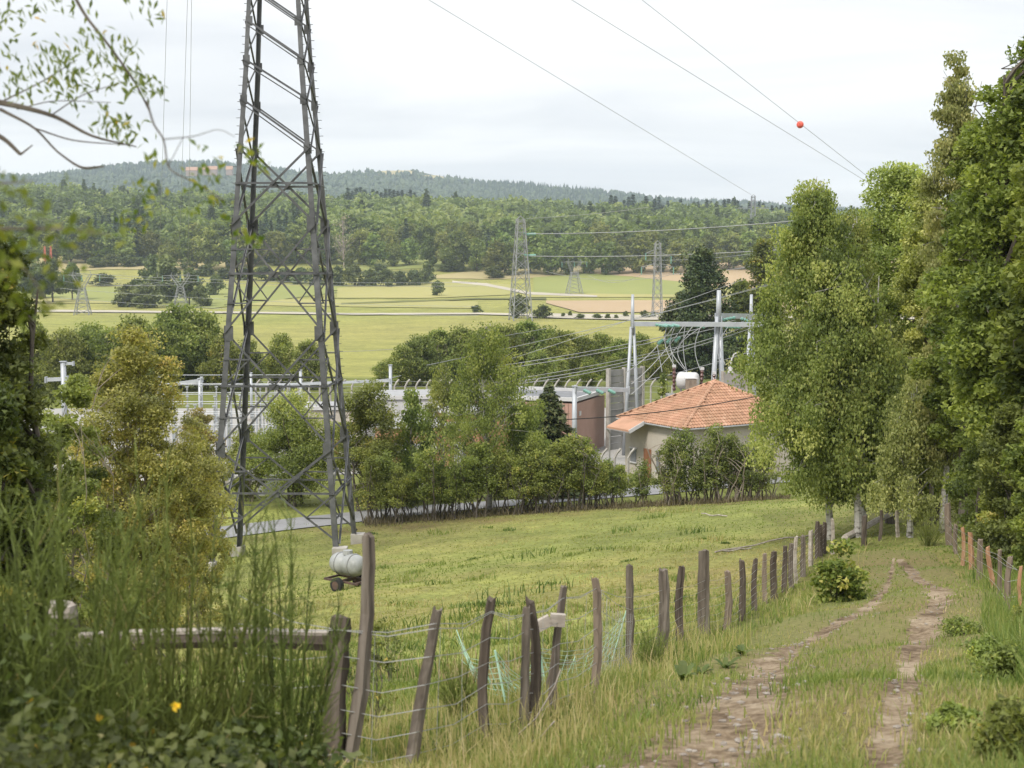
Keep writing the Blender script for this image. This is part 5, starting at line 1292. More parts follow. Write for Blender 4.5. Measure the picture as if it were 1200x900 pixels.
def tile_face(pa, pb, pc, name='roof_tiles'):
    """Courses of half round tiles over the triangle pa-pb (eave) to pc."""
    m = MB(); pa, pb, pc = [np.asarray(k, float) for k in (pa, pb, pc)]
    du = unit(pb - pa); Lu = np.linalg.norm(pb - pa); w = pc - pa; sv = w - du * np.dot(w, du); Hv = np.linalg.norm(sv); dv = sv / Hv; nn = np.cross(du, dv); s_ap = np.dot(w, du)
    if nn[2] < 0: nn = -nn
    cs, tw = .36, .3; k = 0; vs = []; fs = []; n = 0; tt = []
    while k * cs < Hv - .1:
        v0, v1 = k * cs, min((k + 1) * cs + .04, Hv); f0 = v0 / Hv
        lo = s_ap * f0; hi = Lu - (Lu - s_ap) * f0
        q = lo - (lo % tw)
        while q < hi:
            if q + tw / 2 > lo and q + tw / 2 < hi:
                tint = float(np.clip(R_.normal(.5, .2), 0, 1))
                pr = [(0, .015), (.25, .075), (.5, .085), (.75, .03), (1, .01)]
                for vv, lift in ((v0, .05), (v1, .0)):
                    for a, b_ in pr: vs.append(pa + du * (q + a * tw) + dv * vv + nn * (b_ + lift))
                for a, b_ in pr: vs.append(pa + du * (q + a * tw) + dv * v0 + nn * .0)
                for j in range(4): fs.append((n + j, n + j + 1, n + 6 + j, n + 5 + j)); fs.append((n + 10 + j, n + 11 + j, n + 1 + j, n + j))
                tt += [tint] * 15; n += 15
            q += tw
        k += 1
    me = mesh_np(name, np.array(vs) - np.array(ho.location), fs, M['tile'], {'tint': np.array(tt)})
    o = link(name, me, ho); o['kind'] = 'stuff'
tile_face(n0, n3_, ap); tile_face(n1_, n0, ap); tile_face(n2_, n1_, ap)
for e in (n0, n1_, n3_):
    d = unit(ap - e); L = np.linalg.norm(ap - e); k = 0
    while k * .4 < L - .2:
        p = e + d * (k * .4) + [0, 0, .06]; m = MB(); m.tube([p, p + d * .42], [.15, .12], 7, t=float(R_.uniform(.4, .9))); m.build('ridge_tile', M['tile'], ho); k += 1
for a, b_ in ((n0, n3_), (n0, n1_)):
    m = MB(); m.tube([a + [0, 0, -.06], b_ + [0, 0, -.06]], .08, 6); m.build('gutter', M['zinc'], ho)
# porch on the entrance side
out = -eb
pa = n0 + ea * 5.2; pb = n0 + ea * 8.4
m = MB(); up_ = (ap - (n0 + ea * 4.5)); sl = up_[2] / np.linalg.norm(up_[:2])
q0_ = [pa + [0, 0, .02], pb + [0, 0, .02], pb + out * 1.5 - [0, 0, 1.5 * sl * .9], pa + out * 1.5 - [0, 0, 1.5 * sl * .9]]
m.add([k + [0, 0, .1] for k in q0_] + [k - [0, 0, .06] for k in q0_], [(0, 1, 2, 3), (7, 6, 5, 4), (0, 4, 5, 1), (1, 5, 6, 2), (2, 6, 7, 3), (3, 7, 4, 0)], .6); pr_ = m.build('porch_roof', M['tile'], ho)
m = MB(); m.bar(q0_[3] - [0, 0, .05], q0_[0] - [0, 0, .05], .06, .3); m.build('fascia', M['white_paint'], ho)
m = MB(); m.bar(q0_[2] - [0, 0, .1], q0_[3] - [0, 0, .1], .09); m.build('gutter', M['zinc'], ho)
m = MB(); m.tube([q0_[2] - [0, 0, .1], q0_[2] + eb * .3 - [0, 0, .5], [*(q0_[2] + eb * .3)[:2], gz]], .06, 6); m.build('downpipe', M['zinc'], ho)
wf = n0 + ea * .55 + eb * .55
for (s, w, zlo, zhi, mt, nm) in ((4.9, 1.0, 0.1, 2.5, 'wood_door', 'door'), (3.4, .5, .9, 2.5, 'roof_dark', 'window'), (1.9, .5, .9, 2.5, 'roof_dark', 'window'), (6.9, .8, 1.2, 2.3, 'roof_dark', 'window')):
    c = wf + ea * s + out * .02; m = MB(); m.box([c[0], c[1], gz + (zlo + zhi) / 2], (w, .08, zhi - zlo), ea); o = m.build(nm, M[mt], ho)
    if nm == 'window':
        m = MB()
        for z in (zlo - .05, zhi + .05): m.box([c[0] + out[0] * .05, c[1] + out[1] * .05, gz + z], (w + .2, .12, .1), ea)
        m.build('window_frame', M['white_paint'], o)
    else:
        m = MB(); cc = c - ea * .38 + out * .07; m.box([cc[0], cc[1], gz + 1.2], (.06, .06, .16), ea); m.build('handle', M['zinc'], o)

# ------------------------------------------------------------------ water tank trailer in the meadow
wb = G(408, 690); k = wb[1] / F
t = thing('water_tank_trailer', 'weathered white livestock water tank on a two wheeled trailer by the big pylon', 'trailer', wb)
ax_ = unit([.8, -.6, 0]); sd_ = np.array([-ax_[1], ax_[0], 0]); c = wb + [0, 0, .98]
m = MB(); r = .44; prf = [(-.84, .05), (-.8, .2), (-.7, .33), (-.55, .41), (-.3, r), (-.06, r), (-.02, r - .035), (.02, r - .035), (.06, r), (.3, r), (.55, .41), (.7, .33), (.8, .2), (.84, .05)]
m.tube([c + ax_ * a for a, _ in prf], [q for _, q in prf], 20); m.build('tank', M['tank_white'], t, True)
m = MB(); m.tube([c + [0, 0, .4], c + [0, 0, .56]], [.2, .19], 12); m.build('lid', M['tank_white'], t)
m = MB()
for s in (-.4, .4): m.bar(c + ax_ * -.9 + sd_ * s + [0, 0, -.62], c + ax_ * .9 + sd_ * s + [0, 0, -.62], .08)
for q in (-.8, 0, .8): m.bar(c + ax_ * q - sd_ * .45 + [0, 0, -.6], c + ax_ * q + sd_ * .45 + [0, 0, -.6], .08)
m.bar(c + ax_ * .9 + [0, 0, -.62], c + ax_ * 2.0 + [0, 0, -.8], .09); m.build('frame', M['rust'], t)
m = MB(); m.bar(c + ax_ * 1.6 + [0, 0, -.7], wb + ax_ * 1.65 , .06); m.build('prop_stand', M['rust'], t)
for s in (-1, 1):
    w0 = wb + sd_ * s * .62 + [0, 0, .26]
    m = MB(); m.tube([w0 - sd_ * .1, w0 - sd_ * .09, w0 + sd_ * .09, w0 + sd_ * .1], [.22, .29, .29, .22], 16); wh = m.build('tyre', M['rubber'], t)
    m = MB(); m.tube([w0 - sd_ * .115, w0 + sd_ * .115], .17, 12); m.build('rim', M['rust'], wh)
m = MB(); m.bar(wb + sd_ * .72 + [0, 0, .33], wb - sd_ * .72 + [0, 0, .33], .07); m.build('axle', M['rust'], t)
m = MB()
for s in (-.35, .35): m.tube([c + ax_ * s + (sd_ * math.cos(a) + np.array([0, 0, 1]) * math.sin(a)) * (r + .012) for a in np.linspace(0, 2 * PI, 21)], .018, 4)
m.build('strap', M['zinc'], t)

# ------------------------------------------------------------------ fence posts
def post_mesh(base, top, w, r, n=12, square=False, seg=12):
    base = np.array(base, float); top = np.array(top, float); a = unit(top - base)
    e1_ = unit(np.cross(a, [0.2, 1, 0])); e2_ = np.cross(a, e1_)
    ang = np.arange(n) * 2 * PI / n + r.uniform(0, 1)
    sh = 1 + r.normal(0, .13, n) - .22 * (r.random(n) < .2)
    if square: ang = np.array([.25, .75, 1.25, 1.75]) * PI; n = 4; sh = np.array([1.3, 1.25, 1.35, 1.2])
    vs = []; tt = np.linspace(-.18, 1, seg); bow = r.normal(0, .02, 2)
    for i, t in enumerate(tt):
        q = sh * (1 + r.normal(0, .05, n)) * (1.08 - .2 * t) * w / 2
        sh = sh * (1 + r.normal(0, .035, n)); kn = r.normal(0, .0025, 2); c_ = base + (top - base) * t + e1_ * kn[0] + e2_ * kn[1] + e1_ * bow[0] * math.sin(PI * t) + e2_ * bow[1] * math.sin(PI * t)
        if i == seg - 1: q = q * .93
        vs.append(c_ + np.cos(ang)[:, None] * e1_ * q[:, None] + np.sin(ang)[:, None] * e2_ * q[:, None] + (a * (r.normal(0, .012, n))[:, None] + np.cos(ang)[:, None] * a * r.normal(0, .012) if i == seg - 1 else 0))
    f = [(i * n + j, i * n + (j + 1) % n, (i + 1) * n + (j + 1) % n, (i + 1) * n + j) for i in range(seg - 1) for j in range(n)] + [tuple(range((seg - 1) * n, seg * n))]
    return np.concatenate(vs), f
PL = [(392, 905, 400, 722, 25, 1, 'wood_dark', 'squared dark post with a wire knot, holding the end of the old rail'),
      (406, 905, 432, 628, 21, 0, 'wood', 'tallest post, leaning just behind the squared dark post'),
      (480, 905, 512, 714, 15, 0, 'wood', 'bare leaning post, first one after the tallest post'),
      (568, 868, 576, 702, 14, 0, 'wood_dark', 'dark knobbly post standing alone before the doubled posts'),
      (614, 856, 617, 712, 10, 0, 'wood', 'thinner grey half of the doubled post'),
      (622, 853, 621, 706, 14, 0, 'wood_dark', 'thicker dark half of the doubled post'),
      (648, 838, 660, 688, 12, 0, 'wood', 'leaning post that carries the bleached board'),
      (639, 820, 652, 736, 7, 0, 'wood_dark', 'thin dark prop stick leaning under the bleached board'),
      (697, 812, 698, 678, 11, 0, 'wood_tan', 'brown split post with dark streaks beside the green netting'),
      (738, 788, 738, 663, 9, 0, 'wood', 'slim curved post where the green netting ends'),
      (773, 775, 777, 667, 13, 0, 'wood', 'broad post with a dark broom tuft at its foot'),
      (798, 757, 799, 664, 9, 0, 'wood_dark', 'narrow dark post between the broad one and the flat topped tall one'),
      (826, 745, 826, 645, 11, 0, 'wood', 'flat topped post that stands tallest in the middle of the row'),
      (851, 738, 852, 670, 8, 0, 'wood_tan', 'short tan post with a dark split, behind the tallest middle post'),
      (869, 728, 870, 657, 7.5, 0, 'wood_dark', 'dark straight post after the short tan post'),
      (885, 716, 886, 655, 6, 0, 'wood_dark', 'first post of the close dark pair after the dark straight one'),
      (896, 708, 896, 649, 6, 0, 'wood_tan', 'thin tan stake among the dark posts'),
      (907, 702, 907, 646, 7, 0, 'wood_dark', 'dark post just past the thin tan stake'),
      (919, 695, 920, 640, 6.5, 0, 'wood_dark', 'dark post midway between the tan stake and the yellow leafed shrub'),
      (928, 690, 928, 637, 6, 0, 'wood', 'grey post just before the yellow leafed shrub'),
      (933, 684, 933, 629, 5, 0, 'wood_pale', 'thin pale stake behind the yellow leafed shrub'),
      (941, 676, 941, 628, 6, 0, 'wood', 'grey post behind the yellow leafed shrub'),
      (950, 664, 950, 622, 5.5, 0, 'wood_pale', 'pale post before the cluster of three dark posts'),
      (958, 655, 958, 611, 5, 0, 'wood_dark', 'first of the three clustered dark posts before the birches'),
      (962, 652, 962, 615, 4.5, 0, 'wood_dark', 'middle one of the three clustered dark posts before the birches'),
      (966, 650, 966, 612, 5, 0, 'wood_dark', 'last of the three clustered dark posts before the birches'),
      (975, 650, 975, 608, 4.5, 0, 'wood_pale', 'pale thin post right in front of the birch trunks'),
      (1012, 640, 1013, 605, 6, 0, 'wood_dark', 'dark stump of a post past the birch trunks'),
      (1031, 634, 1033, 598, 4, 0, 'wood_dark', 'thin dark stake with the fallen pale log behind it'),
      (1052, 630, 1051, 598, 5, 0, 'wood_pale', 'pale post at the end of the fallen log')]
PRr = [(1112, 640, 1110, 590, 7, 'wood_tan', 'farthest tan post, at the top of the orange row'),
       (1120, 650, 1120, 615, 5, 'wood_tan', 'weathered second post of the orange row'),
       (1128, 663, 1128, 618, 5, 'wood_fresh', 'thin straight post of the orange row'),
       (1139, 668, 1137, 624, 6, 'wood_fresh', 'thick peeled post in the middle of the orange row'),
       (1148, 679, 1149, 632, 6.5, 'wood_tan', 'greenish topped post in the middle of the orange row'),
       (1165, 690, 1157, 641, 6, 'wood_fresh', 'orange post leaning away from the rest of its row'),
       (1172, 700, 1172, 645, 6.5, 'wood_tan', 'brown round post of the orange row, before the pale thick one'),
       (1182, 716, 1184, 653, 8, 'wood_tan', 'pale thick post of the orange row, nearly hidden at its foot'),
       (1197, 714, 1197, 664, 5, 'wood_fresh', 'thin post at the picture edge, last of the orange row')]
GF = 'weathered posts of the meadow fence'
tops = []
def fpost(u0, v0, u1, v1, w, sq, mt, label, grp, seed):
    b = G(u0, min(v0, 905)); tp_ = P(u1, v1, b[1]); k = b[1] / F
    v, f = post_mesh(b, tp_, w * k, rg(seed), square=bool(sq))
    o = link('fence_post', mesh_np('fence_post', v - b, f, M[mt]))
    o.location = b; tag(o, label, 'post', grp)
    return b, tp_
for i, q in enumerate(PL):
    tops.append(fpost(*q, GF, 300 + i))
topsR = []
for i, (u0, v0, u1, v1, w, mt, lab) in enumerate(PRr):
    topsR.append(fpost(u0, v0, u1, v1, w, 0, mt, lab, 'peeled posts on the far side of the track', 350 + i))
# wire on the posts
wf_ = thing('wire_fence', 'rusting sheep wire strung along the weathered meadow posts', 'fence', tops[1][0])
main = [tops[i] for i in (0, 2, 3, 5, 6, 8, 9, 10, 11, 12, 13, 14, 15, 17, 18, 19, 21, 22, 23, 25)]
b0, t0 = main[0]
ext = (b0 + (b0 - main[1][0]) * 1.2, t0 + (t0 - main[1][1]) * 1.2); ext = (np.array([*ext[0][:2], hz(*ext[0][:2])]), np.array([*ext[0][:2], hz(*ext[0][:2]) + 1.1]))
main = [ext] + main
for hh in (.12, .25, .38, .52, .68, .84, 1.0):
    pts = []
    for i, (b, tp_) in enumerate(main):
        L = max(.6, tp_[2] - b[2]); q = min(hh, L * .93) / L
        pts.append(b + (tp_ - b) * q + [0, -.06, 0])
        if i < len(main) - 1:
            b2, t2 = main[i + 1]; L2 = max(.6, t2[2] - b2[2]); p2 = b2 + (t2 - b2) * min(hh, L2 * .93) / L2
            pts.append((pts[-1] + p2) / 2 - [0, 0, .03 + R_.uniform(0, .03)])
    m = MB(); m.tube(pts, .003, 3); m.build('strand', M['wire_fence'], wf_)
m = MB()
for (b, tp_), (b2, t2) in zip(main[:7], main[1:8]):
    n = max(2, int(np.linalg.norm(b2 - b) / .3))
    for j in range(1, n):
        p = b + (b2 - b) * j / n; p[2] = hz(p[0], p[1]); m.tube([p + [0, -.06, .05], p + [R_.normal(0, .02), -.06, .82]], .0016, 3)
o = m.build('stay_wire', M['wire_fence'], wf_); o['kind'] = 'stuff'
wr = thing('wire_fence', 'sheep wire on the orange posts', 'fence', topsR[0][0])
for hh in (.2, .45, .7, .95):
    pts = [b + (tp_ - b) * min(hh / max(.5, tp_[2] - b[2]), .92) + [-.06, 0, 0] for b, tp_ in topsR]; m = MB(); m.tube(pts, .004, 3); m.build('strand', M['wire_fence'], wr)
# bleached board on the leaning post
a, c_ = P(628, 735, tops[6][0][1] - .1), P(662, 727, tops[6][0][1] - .08)
m = MB(); m.bar(a, (a + c_) / 2 + [0, 0, .03], .05, .075); m.bar((a + c_) / 2 + [0, 0, .03], c_, .05, .085)
tag(m.build('wooden_board', M['wood_pale']), 'short bleached board bent across to the leaning fence post', 'board')
# old rail and stump
D0 = tops[0][0][1]
t = thing('wooden_rail', 'rough split rail running from the squared dark post into the broom', 'rail', P(385, 752, D0))
r = rg(77)
pts = [P(u, v, D0 + dd) for u, v, dd in ((386, 752, .05), (350, 751, .02), (310, 750, 0), (270, 749, -.05), (225, 750, -.1), (150, 752, -.15), (85, 756, -.2))]
m = MB(); m.tube(pts, [.052 * r.uniform(.85, 1.15) for _ in pts], 7); m.build('log', M['wood_dark'], t)
m = MB(); 
for a, b_ in zip(pts[:-1], pts[1:]): m.bar(a + [0, 0, .05], b_ + [0, 0, .05], .07, .018)
m.build('bleached_top', M['wood_pale'], t)
b = G(72, 905); b = np.array([P(72, 800, 7.0)[0], 7.0, hz(P(72, 800, 7.0)[0], 7.0)]); tp_ = P(70, 715, 7.0)
v, f = post_mesh(b, tp_, .15, rg(78)); o = link('fence_post', mesh_np('fence_post', v - b, f, M['bark'])); o.location = b
tag(o, 'thick brown stump post with a bleached top, sunk in the broom', 'post', GF)
m = MB(); m.tube([tp_ - [0, 0, .02], tp_ + [0.01, 0, .035]], [.088, .07], 7); o2 = m.mesh('bleached_top', M['wood_pale'], b); link('bleached_top', o2, o)
# green electric netting
t = thing('electric_netting', 'pale green electric sheep netting slumped behind the fence posts', 'netting', G(600, 830))
stk = [((551, 792), (535, 738)), ((592, 836), (580, 762)), ((716, 790), (734, 715)), ((640, 812), (632, 760))]
sp = []
for (a, b_) in stk:
    g0 = G(*a); g0[1] += .25; q = P(*b_, g0[1]); m = MB(); m.tube([g0, q], .008, 5); m.build('stake', M['net_green'], t); sp.append((g0, q))
m = MB(); r = rg(79)
for (a, b_) in ((0, 1), (1, 3), (3, 2)):
    (g0, q0), (g1, q1) = sp[a], sp[b_]
    for k in range(9):
        s = k / 8; p = g0 + (q0 - g0) * s; e = g1 + (q1 - g1) * s * .9
        md = (p + e) / 2 - [0, 0, .1 + .12 * s]; m.tube([p, (p + md) / 2 - [0, 0, .03], md, (e + md) / 2 - [0, 0, .03], e], .003, 3)
    for k in range(1, 12):
        s = k / 12; p = g0 + (g1 - g0) * s + [0, 0, .02]; e = q0 + (q1 - q0) * s - [r.normal(0, .05), 0, .3 * math.sin(PI * s)]; m.tube([p, e], .003, 3)
o = m.build('net_strings', M['net_green'], t); o['kind'] = 'stuff'
# two bent dead stalks
for (pp, lab) in ((((600, 868), (628, 842), (650, 805), (657, 785)), 'long pale dead stalk leaning by the doubled post'), (((618, 873), (635, 862), (650, 845)), 'short pale dead stalk lying at the doubled post')):
    b = G(*pp[0]); m = MB(); m.tube([b] + [P(u, v, b[1] - .15) for u, v in pp[1:]], .005, 4); tag(m.build('dead_stalk', M['wood_pale']), lab, 'stalk')
# fallen log and brushwood
a, c_ = G(990, 634), G(1062, 604)
m = MB(); m.tube([a + [0, 0, .1], (a + c_) / 2 + [0, 0, .3], c_ + [0, 0, .3]], [.13, .12, .08], 7); o = m.build('fallen_log', M['wood_pale']); tag(o, 'long pale fallen log behind the birch trunks', 'log')
a, c_ = G(1040, 608), G(1062, 596)
m = MB(); m.tube([a + [0, 0, .2], c_ + [0, 0, .5]], [.16, .1], 7); tag(m.build('fallen_log', M['wood_pale']), 'short pale log end above the long fallen log', 'log')
for (a, c_, lab) in (((845, 648), (955, 628), 'thin pale pole lying along the fence row'), ((822, 604), (852, 607), 'fallen twig lying in the meadow'), ((838, 650), (880, 645), 'dead branch lying at the fence')):
    p, q = G(*a), G(*c_); m = MB(); n = 6
    m.tube([np.array([*(p + (q - p) * i / n)[:2], hz(*(p + (q - p) * i / n)[:2]) + .1 + .03 * math.sin(i * 2)]) for i in range(n + 1)], .035, 4); tag(m.build('fallen_branch', M['wood_pale']), lab, 'branch')

# ------------------------------------------------------------------ shrubs, broom, bramble by the track
solo('hazel_shrub', 'leafy shrub with yellowed top leaves between fence and track', 'shrub', 984, 640, float(G(985, 705)[1]), 74, 400, None, base=.0, nleaf=2600, L=.11, W=.08, tri=False, nclump=40, csize=.35, limbs=14, shape='shrub', stems=5, trunk_r=.02,
     mat=leafmat('yellowing_hazel_leaf', [(.04, .06, .015), (.08, .11, .025), (.14, .16, .04), (.24, .23, .07)], pos=[0, .4, .66, .95]), bark=M['bark'])
def broom(name, label, u, v, D, hpx, wpx, n, seed, group=None, leafy=.5):
    r = rg(seed); b = gp(u, D) if v is None else G(u, v); k = b[1] / F; H = hpx * k; W = wpx * k / 2
    st = MB(); cen = []; ax = []
    st2 = []
    for i in range(n):
        a = r.uniform(0, 6.28); q = r.random() ** .6; bx = np.array([math.cos(a), math.sin(a), 0]) * W * .35 * r.random()
        tip = np.array([math.cos(a) * W * q, math.sin(a) * W * q, H * r.uniform(.4, 1.0) * (1 - .3 * q)])
        mid = (bx + tip) / 2 + np.array([0, 0, H * .12]) * q + r.normal(0, .03 * H, 3)
        ts_ = np.linspace(0, 1, 6)[:, None]; pts = (1 - ts_) ** 2 * bx + 2 * ts_ * (1 - ts_) * mid + ts_ ** 2 * tip
        st.tube(b + pts, np.linspace(.006, .0018, 6) * (1 + H * .2), 3, cap=False, t=float(np.clip(r.normal(.35, .2), 0, 1)))
        for j in range(int(56 * leafy)):
            s = r.uniform(.3, 1); p = np.array([np.interp(s, ts_[:, 0], pts[:, c]) for c in range(3)])
            d = unit(unit(tip - bx) * .75 + np.array([0, 0, .15]) + r.normal(0, .5, 3)); L = H * r.uniform(.03, .09)
            st2.append((p, p + d * L * .5 + r.normal(0, .008, 3), p + d * L + np.array([0, 0, .02])))
    t = thing(name, label, 'shrub', b, group)
    for s in st2: st.tube([b + q for q in s], [.0026, .0018, .001], 3, cap=False, t=float(np.clip(r.normal(.5, .22), 0, 1)))
    st.build('stem', M['broom'], t)['kind'] = 'stuff'
    return t
broom('broom_shrub', 'tall green broom in front of the old rail, next to the tallest post', 325, None, 5.6, 450, 190, 45, 410, 'broom by the rail')
broom('broom_shrub', 'bushy green broom between the stump post and the rail', 205, None, 5.4, 570, 300, 75, 411, 'broom by the rail')
broom('broom_shrub', 'dark broom at the picture edge above the stump post', 60, None, 4.6, 690, 300, 95, 412, 'broom by the rail')
broom('broom_shrub', 'broom tuft at the picture edge under the dense tree', -40, None, 4.2, 600, 260, 60, 413, 'broom by the rail')
broom('broom_tuft', 'dark upright broom tuft at the foot of the broad fence post', 765, 795, 0, 75, 45, 60, 414, 'broom tufts along the fence', .3)
broom('broom_tuft', 'small broom tuft between the bare leaning post and the knobbly post', 538, 845, 0, 90, 60, 40, 415, 'broom tufts along the fence', .4)
broom('broom_tuft', 'broom tuft behind the doubled post', 655, 800, 0, 70, 50, 40, 416, 'broom tufts along the fence', .4)
broom('broom_shrub', 'bright green broom at the shaded start of the track bend', 1088, 640, 0, 48, 50, 70, 417, None, .4)
for i, (u, v, hh, ww) in enumerate(((440, 860, 140, 70), (410, 820, 70, 60), (455, 800, 90, 50))):
    b = G(u, v); k_ = b[1] / F
    plant('bramble_bush', ('dark thin sapling behind the wire beside the bare leaning post', 'low dark sapling behind the tallest post', 'slight dark sapling in the pasture past the tallest post')[i], 'bush', b, plant_meshes(rg(420 + i), hh * k_, ww * k_ / 2, .1, 420, .035, W=.02, shape='shrub', nclump=26, csize=.3, limbs=20, stems=4, trunk_r=.006, mat=M['leaf_dark'], bark=M['bark']), 'saplings behind the wire')
def bramble(label, u, D, hh, w, n, seed, L=.04, mat='bramble'):
    n = int(n * 1.7); r = rg(seed); b = gp(u, D); t = thing('bramble_bush', label, 'bush', b, 'brambles below the rail')
    tr_, cr_ = plant_meshes(r, hh, w, .0, n, L, W=L * .72, tri=False, shape='shrub', nclump=60, csize=.32, limbs=30, stems=7, trunk_r=.006, mat=M[mat], bark=M['bark'])
    link('stem', tr_, t); link('foliage', cr_, t)
    c = np.column_stack([r.normal(0, w * .45, 7), r.normal(0, w * .3, 7) - w * .3, hh * r.uniform(.45, .95, 7)])
    v, f = leaf_quads(np.repeat(c, 5, 0) + r.normal(0, .006, (35, 3)), .022, .016, r)
    link('flower', mesh_np('flower', v, f, M['petal'], {'tint': np.repeat(np.repeat(r.uniform(0, 1, 7), 5), 4)}), t)['kind'] = 'stuff'
bramble('bramble mound at the bottom picture corner with yellow and pink flowers', 40, 3.7, .85, .75, 2600, 430)
bramble('bramble mound in the middle below the rail', 190, 4.3, .68, .7, 2400, 431)
bramble('bramble mound beside the squared dark post', 290, 5.0, .5, .6, 1800, 432)
bramble('bramble mound rising against the stump post', 60, 5.2, .95, .7, 2400, 433)
bramble('bramble mound hanging over the picture edge', -60, 4.2, 1.0, .8, 2400, 434)
# verge plants on the far side of the track
for i, (u, v, hh, ww, n) in enumerate(((1185, 800, 55, 90, 1500), (1195, 890, 80, 110, 1600), (1128, 745, 26, 60, 700), (1158, 775, 34, 70, 800), (1120, 860, 40, 70, 900), (1208, 745, 45, 70, 1100))):
    b = G(u, v); k_ = b[1] / F
    plant('verge_plant', ('leafy weed clump halfway along the far verge', 'large leafy weed clump at the bottom of the far verge', 'weed clump below the leaning orange post', 'weed clump below the thick orange post', 'low weed clump beside the far rut', 'weed clump under the last orange post')[i], 'plant', b, plant_meshes(rg(440 + i), hh * k_ * .8, ww * k_ / 2 * 1.1, .0, int(n * 2.2), .042, W=.02, shape='shrub', nclump=50, csize=.3, limbs=20, stems=6, trunk_r=.006, mat=M['leaf_hedge'], bark=M['bark']), 'weeds of the far verge')
r = rg(450)
for i, (u, v) in enumerate(((822, 792), (850, 785), (800, 800), (870, 770))):
    b = G(u, v); t = thing('dock_plant', ('dock plant in the middle of the fence verge', 'dock plant nearer the rut', 'dock plant close to the broom tuft', 'dock plant up the verge by the rut')[i], 'plant', b, 'dock plants on the verge')
    for k in range(9):
        a = r.uniform(0, 6.28); L = r.uniform(.16, .3); w = L * .13; d = np.array([math.cos(a), math.sin(a), 0]); s_ = np.array([-d[1], d[0], 0]); vs = []; 
        for q, ww in ((0, .2), (.3, .9), (.6, 1), (.85, .6), (1, .02)):
            p = b + d * L * q * .75 + [0, 0, L * (1.1 * q - .65 * q * q)]; vs += [p - s_ * w * ww, p + [0, 0, -w * .3 * ww], p + s_ * w * ww]
        f = [(3 * j + c, 3 * j + c + 1, 3 * j + c + 4, 3 * j + c + 3) for j in range(4) for c in (0, 1)]
        m = MB(); m.add(vs, f, float(r.uniform(.3, .9))); m.build('leaf', M['dock'], t)

# ------------------------------------------------------------------ branches hanging into the frame
def branch(name, label, paths, leaves, Ll, Wl, mat, seed, droop=.8, depth=.15):
    """paths: lists of (u, v, distance, radius px); leaves: (u, v, distance, spread px, how many)."""
    r = rg(seed); p0 = P(*paths[0][0][:3]); t = thing(name, label, 'branch', p0)
    for pth in paths:
        pts = np.array([P(u, v, D) for u, v, D, _ in pth]); rad = [q * .72 * D / F for _, _, D, q in pth]
        n = len(pth); s = np.linspace(0, n - 1, n * 4)
        pp = np.column_stack([pchip(range(n), pts[:, c])(s) for c in range(3)]); m = MB(); m.tube(pp, np.interp(s, range(n), rad), 5, t=.3); m.build('twig', M['bark'], t)
    cs = []; ax = []
    for (u, v, D, sp_, n) in leaves:
        k_ = D / F
        for j in range(n):
            cs.append(P(u, v, D) + r.normal(size=3) * np.array([sp_ * k_ * .5, depth, sp_ * k_ * .38])); ax.append(unit(np.array([r.normal(.2, .6), r.normal(0, .5), -droop])))
    cs = np.array(cs); tn = np.clip(r.normal(.45, .22, len(cs)), 0, 1)
    me = leaf_me('foliage', cs - p0, Ll * r.uniform(.7, 1.2, len(cs)), Wl, M[mat], r, tn, axis=np.array(ax), fold=.2)
    link('foliage', me, t)
    return t
D = 5.2
branch('overhanging_branch', 'twiggy branch with narrow leaves hanging in from the upper picture corner', [
    [(-60, 110, D, 6), (0, 120, D, 5), (60, 135, D, 3.5), (110, 160, D, 2.2), (160, 172, D, 1)],
    [(-60, 140, D, 6), (0, 160, D, 4), (24, 181, D, 3)], [(24, 181, D, 2), (38, 170, D, 1)],
    [(0, 128, D, 3), (40, 150, D, 2), (70, 180, D, 1.6), (100, 197, D, 2.2), (122, 195, D, 1.3)], [(40, 150, D, 1.4), (90, 165, D, 1.2), (150, 170, D, .6)],
    [(84, -10, D, 3), (100, 18, D, 2.6), (125, 50, D, 2.2), (160, 100, D, 1.8), (175, 130, D, 1.4)],
    [(60, 135, D, 1.2), (100, 110, D, .9), (150, 95, D, .5)], [(0, 120, D, 1.5), (50, 95, D, 1), (90, 70, D, .6)], [(20, 128, D, 1), (70, 118, D, .8), (130, 120, D, .5)]],
    [(72, 72, D, 26, 55), (90, 85, D, 24, 45), (30, 95, D, 34, 26), (60, 100, D, 26, 26), (115, 55, D, 20, 34), (150, 85, D, 26, 60), (168, 102, D, 18, 45), (135, 52, D, 16, 26), (140, 145, D, 16, 60), (135, 160, D, 10, 24), (95, 112, D, 24, 26), (15, 8, D, 34, 50), (80, 6, D, 14, 18), (168, 6, D, 18, 24), (30, 55, D, 30, 20), (8, 110, D, 24, 20), (5, 72, D, 20, 16)],
    .042, .013, 'branch_leaf', 460)
D = 4.0
branch('hanging_sprig', 'thin drooping twig with a few yellowing leaves hanging before the big pylon', [
    [(172, 118, D, 1.8), (180, 145, D, 1.7), (192, 165, D, 1.5), (197, 195, D, 1.3), (230, 215, D, 1.1), (262, 235, D, .8)],
    [(192, 163, D, 1), (225, 160, D, .8), (255, 152, D, .6), (275, 160, D, .5)], [(197, 195, D, .8), (215, 160, D, .5)]],
    [(182, 186, D, 9, 6), (168, 217, D, 13, 14), (172, 235, D, 9, 7), (240, 174, D, 9, 4), (262, 190, D, 10, 7), (290, 176, D, 13, 16), (305, 195, D, 13, 8), (240, 212, D, 18, 22), (252, 235, D, 10, 10), (228, 247, D, 9, 6), (290, 280, D, 18, 20), (160, 260, D, 18, 16), (265, 255, D, 9, 6)],
    .03, .015, 'sprig_leaf', 461, .7, .06)
D = 2.6
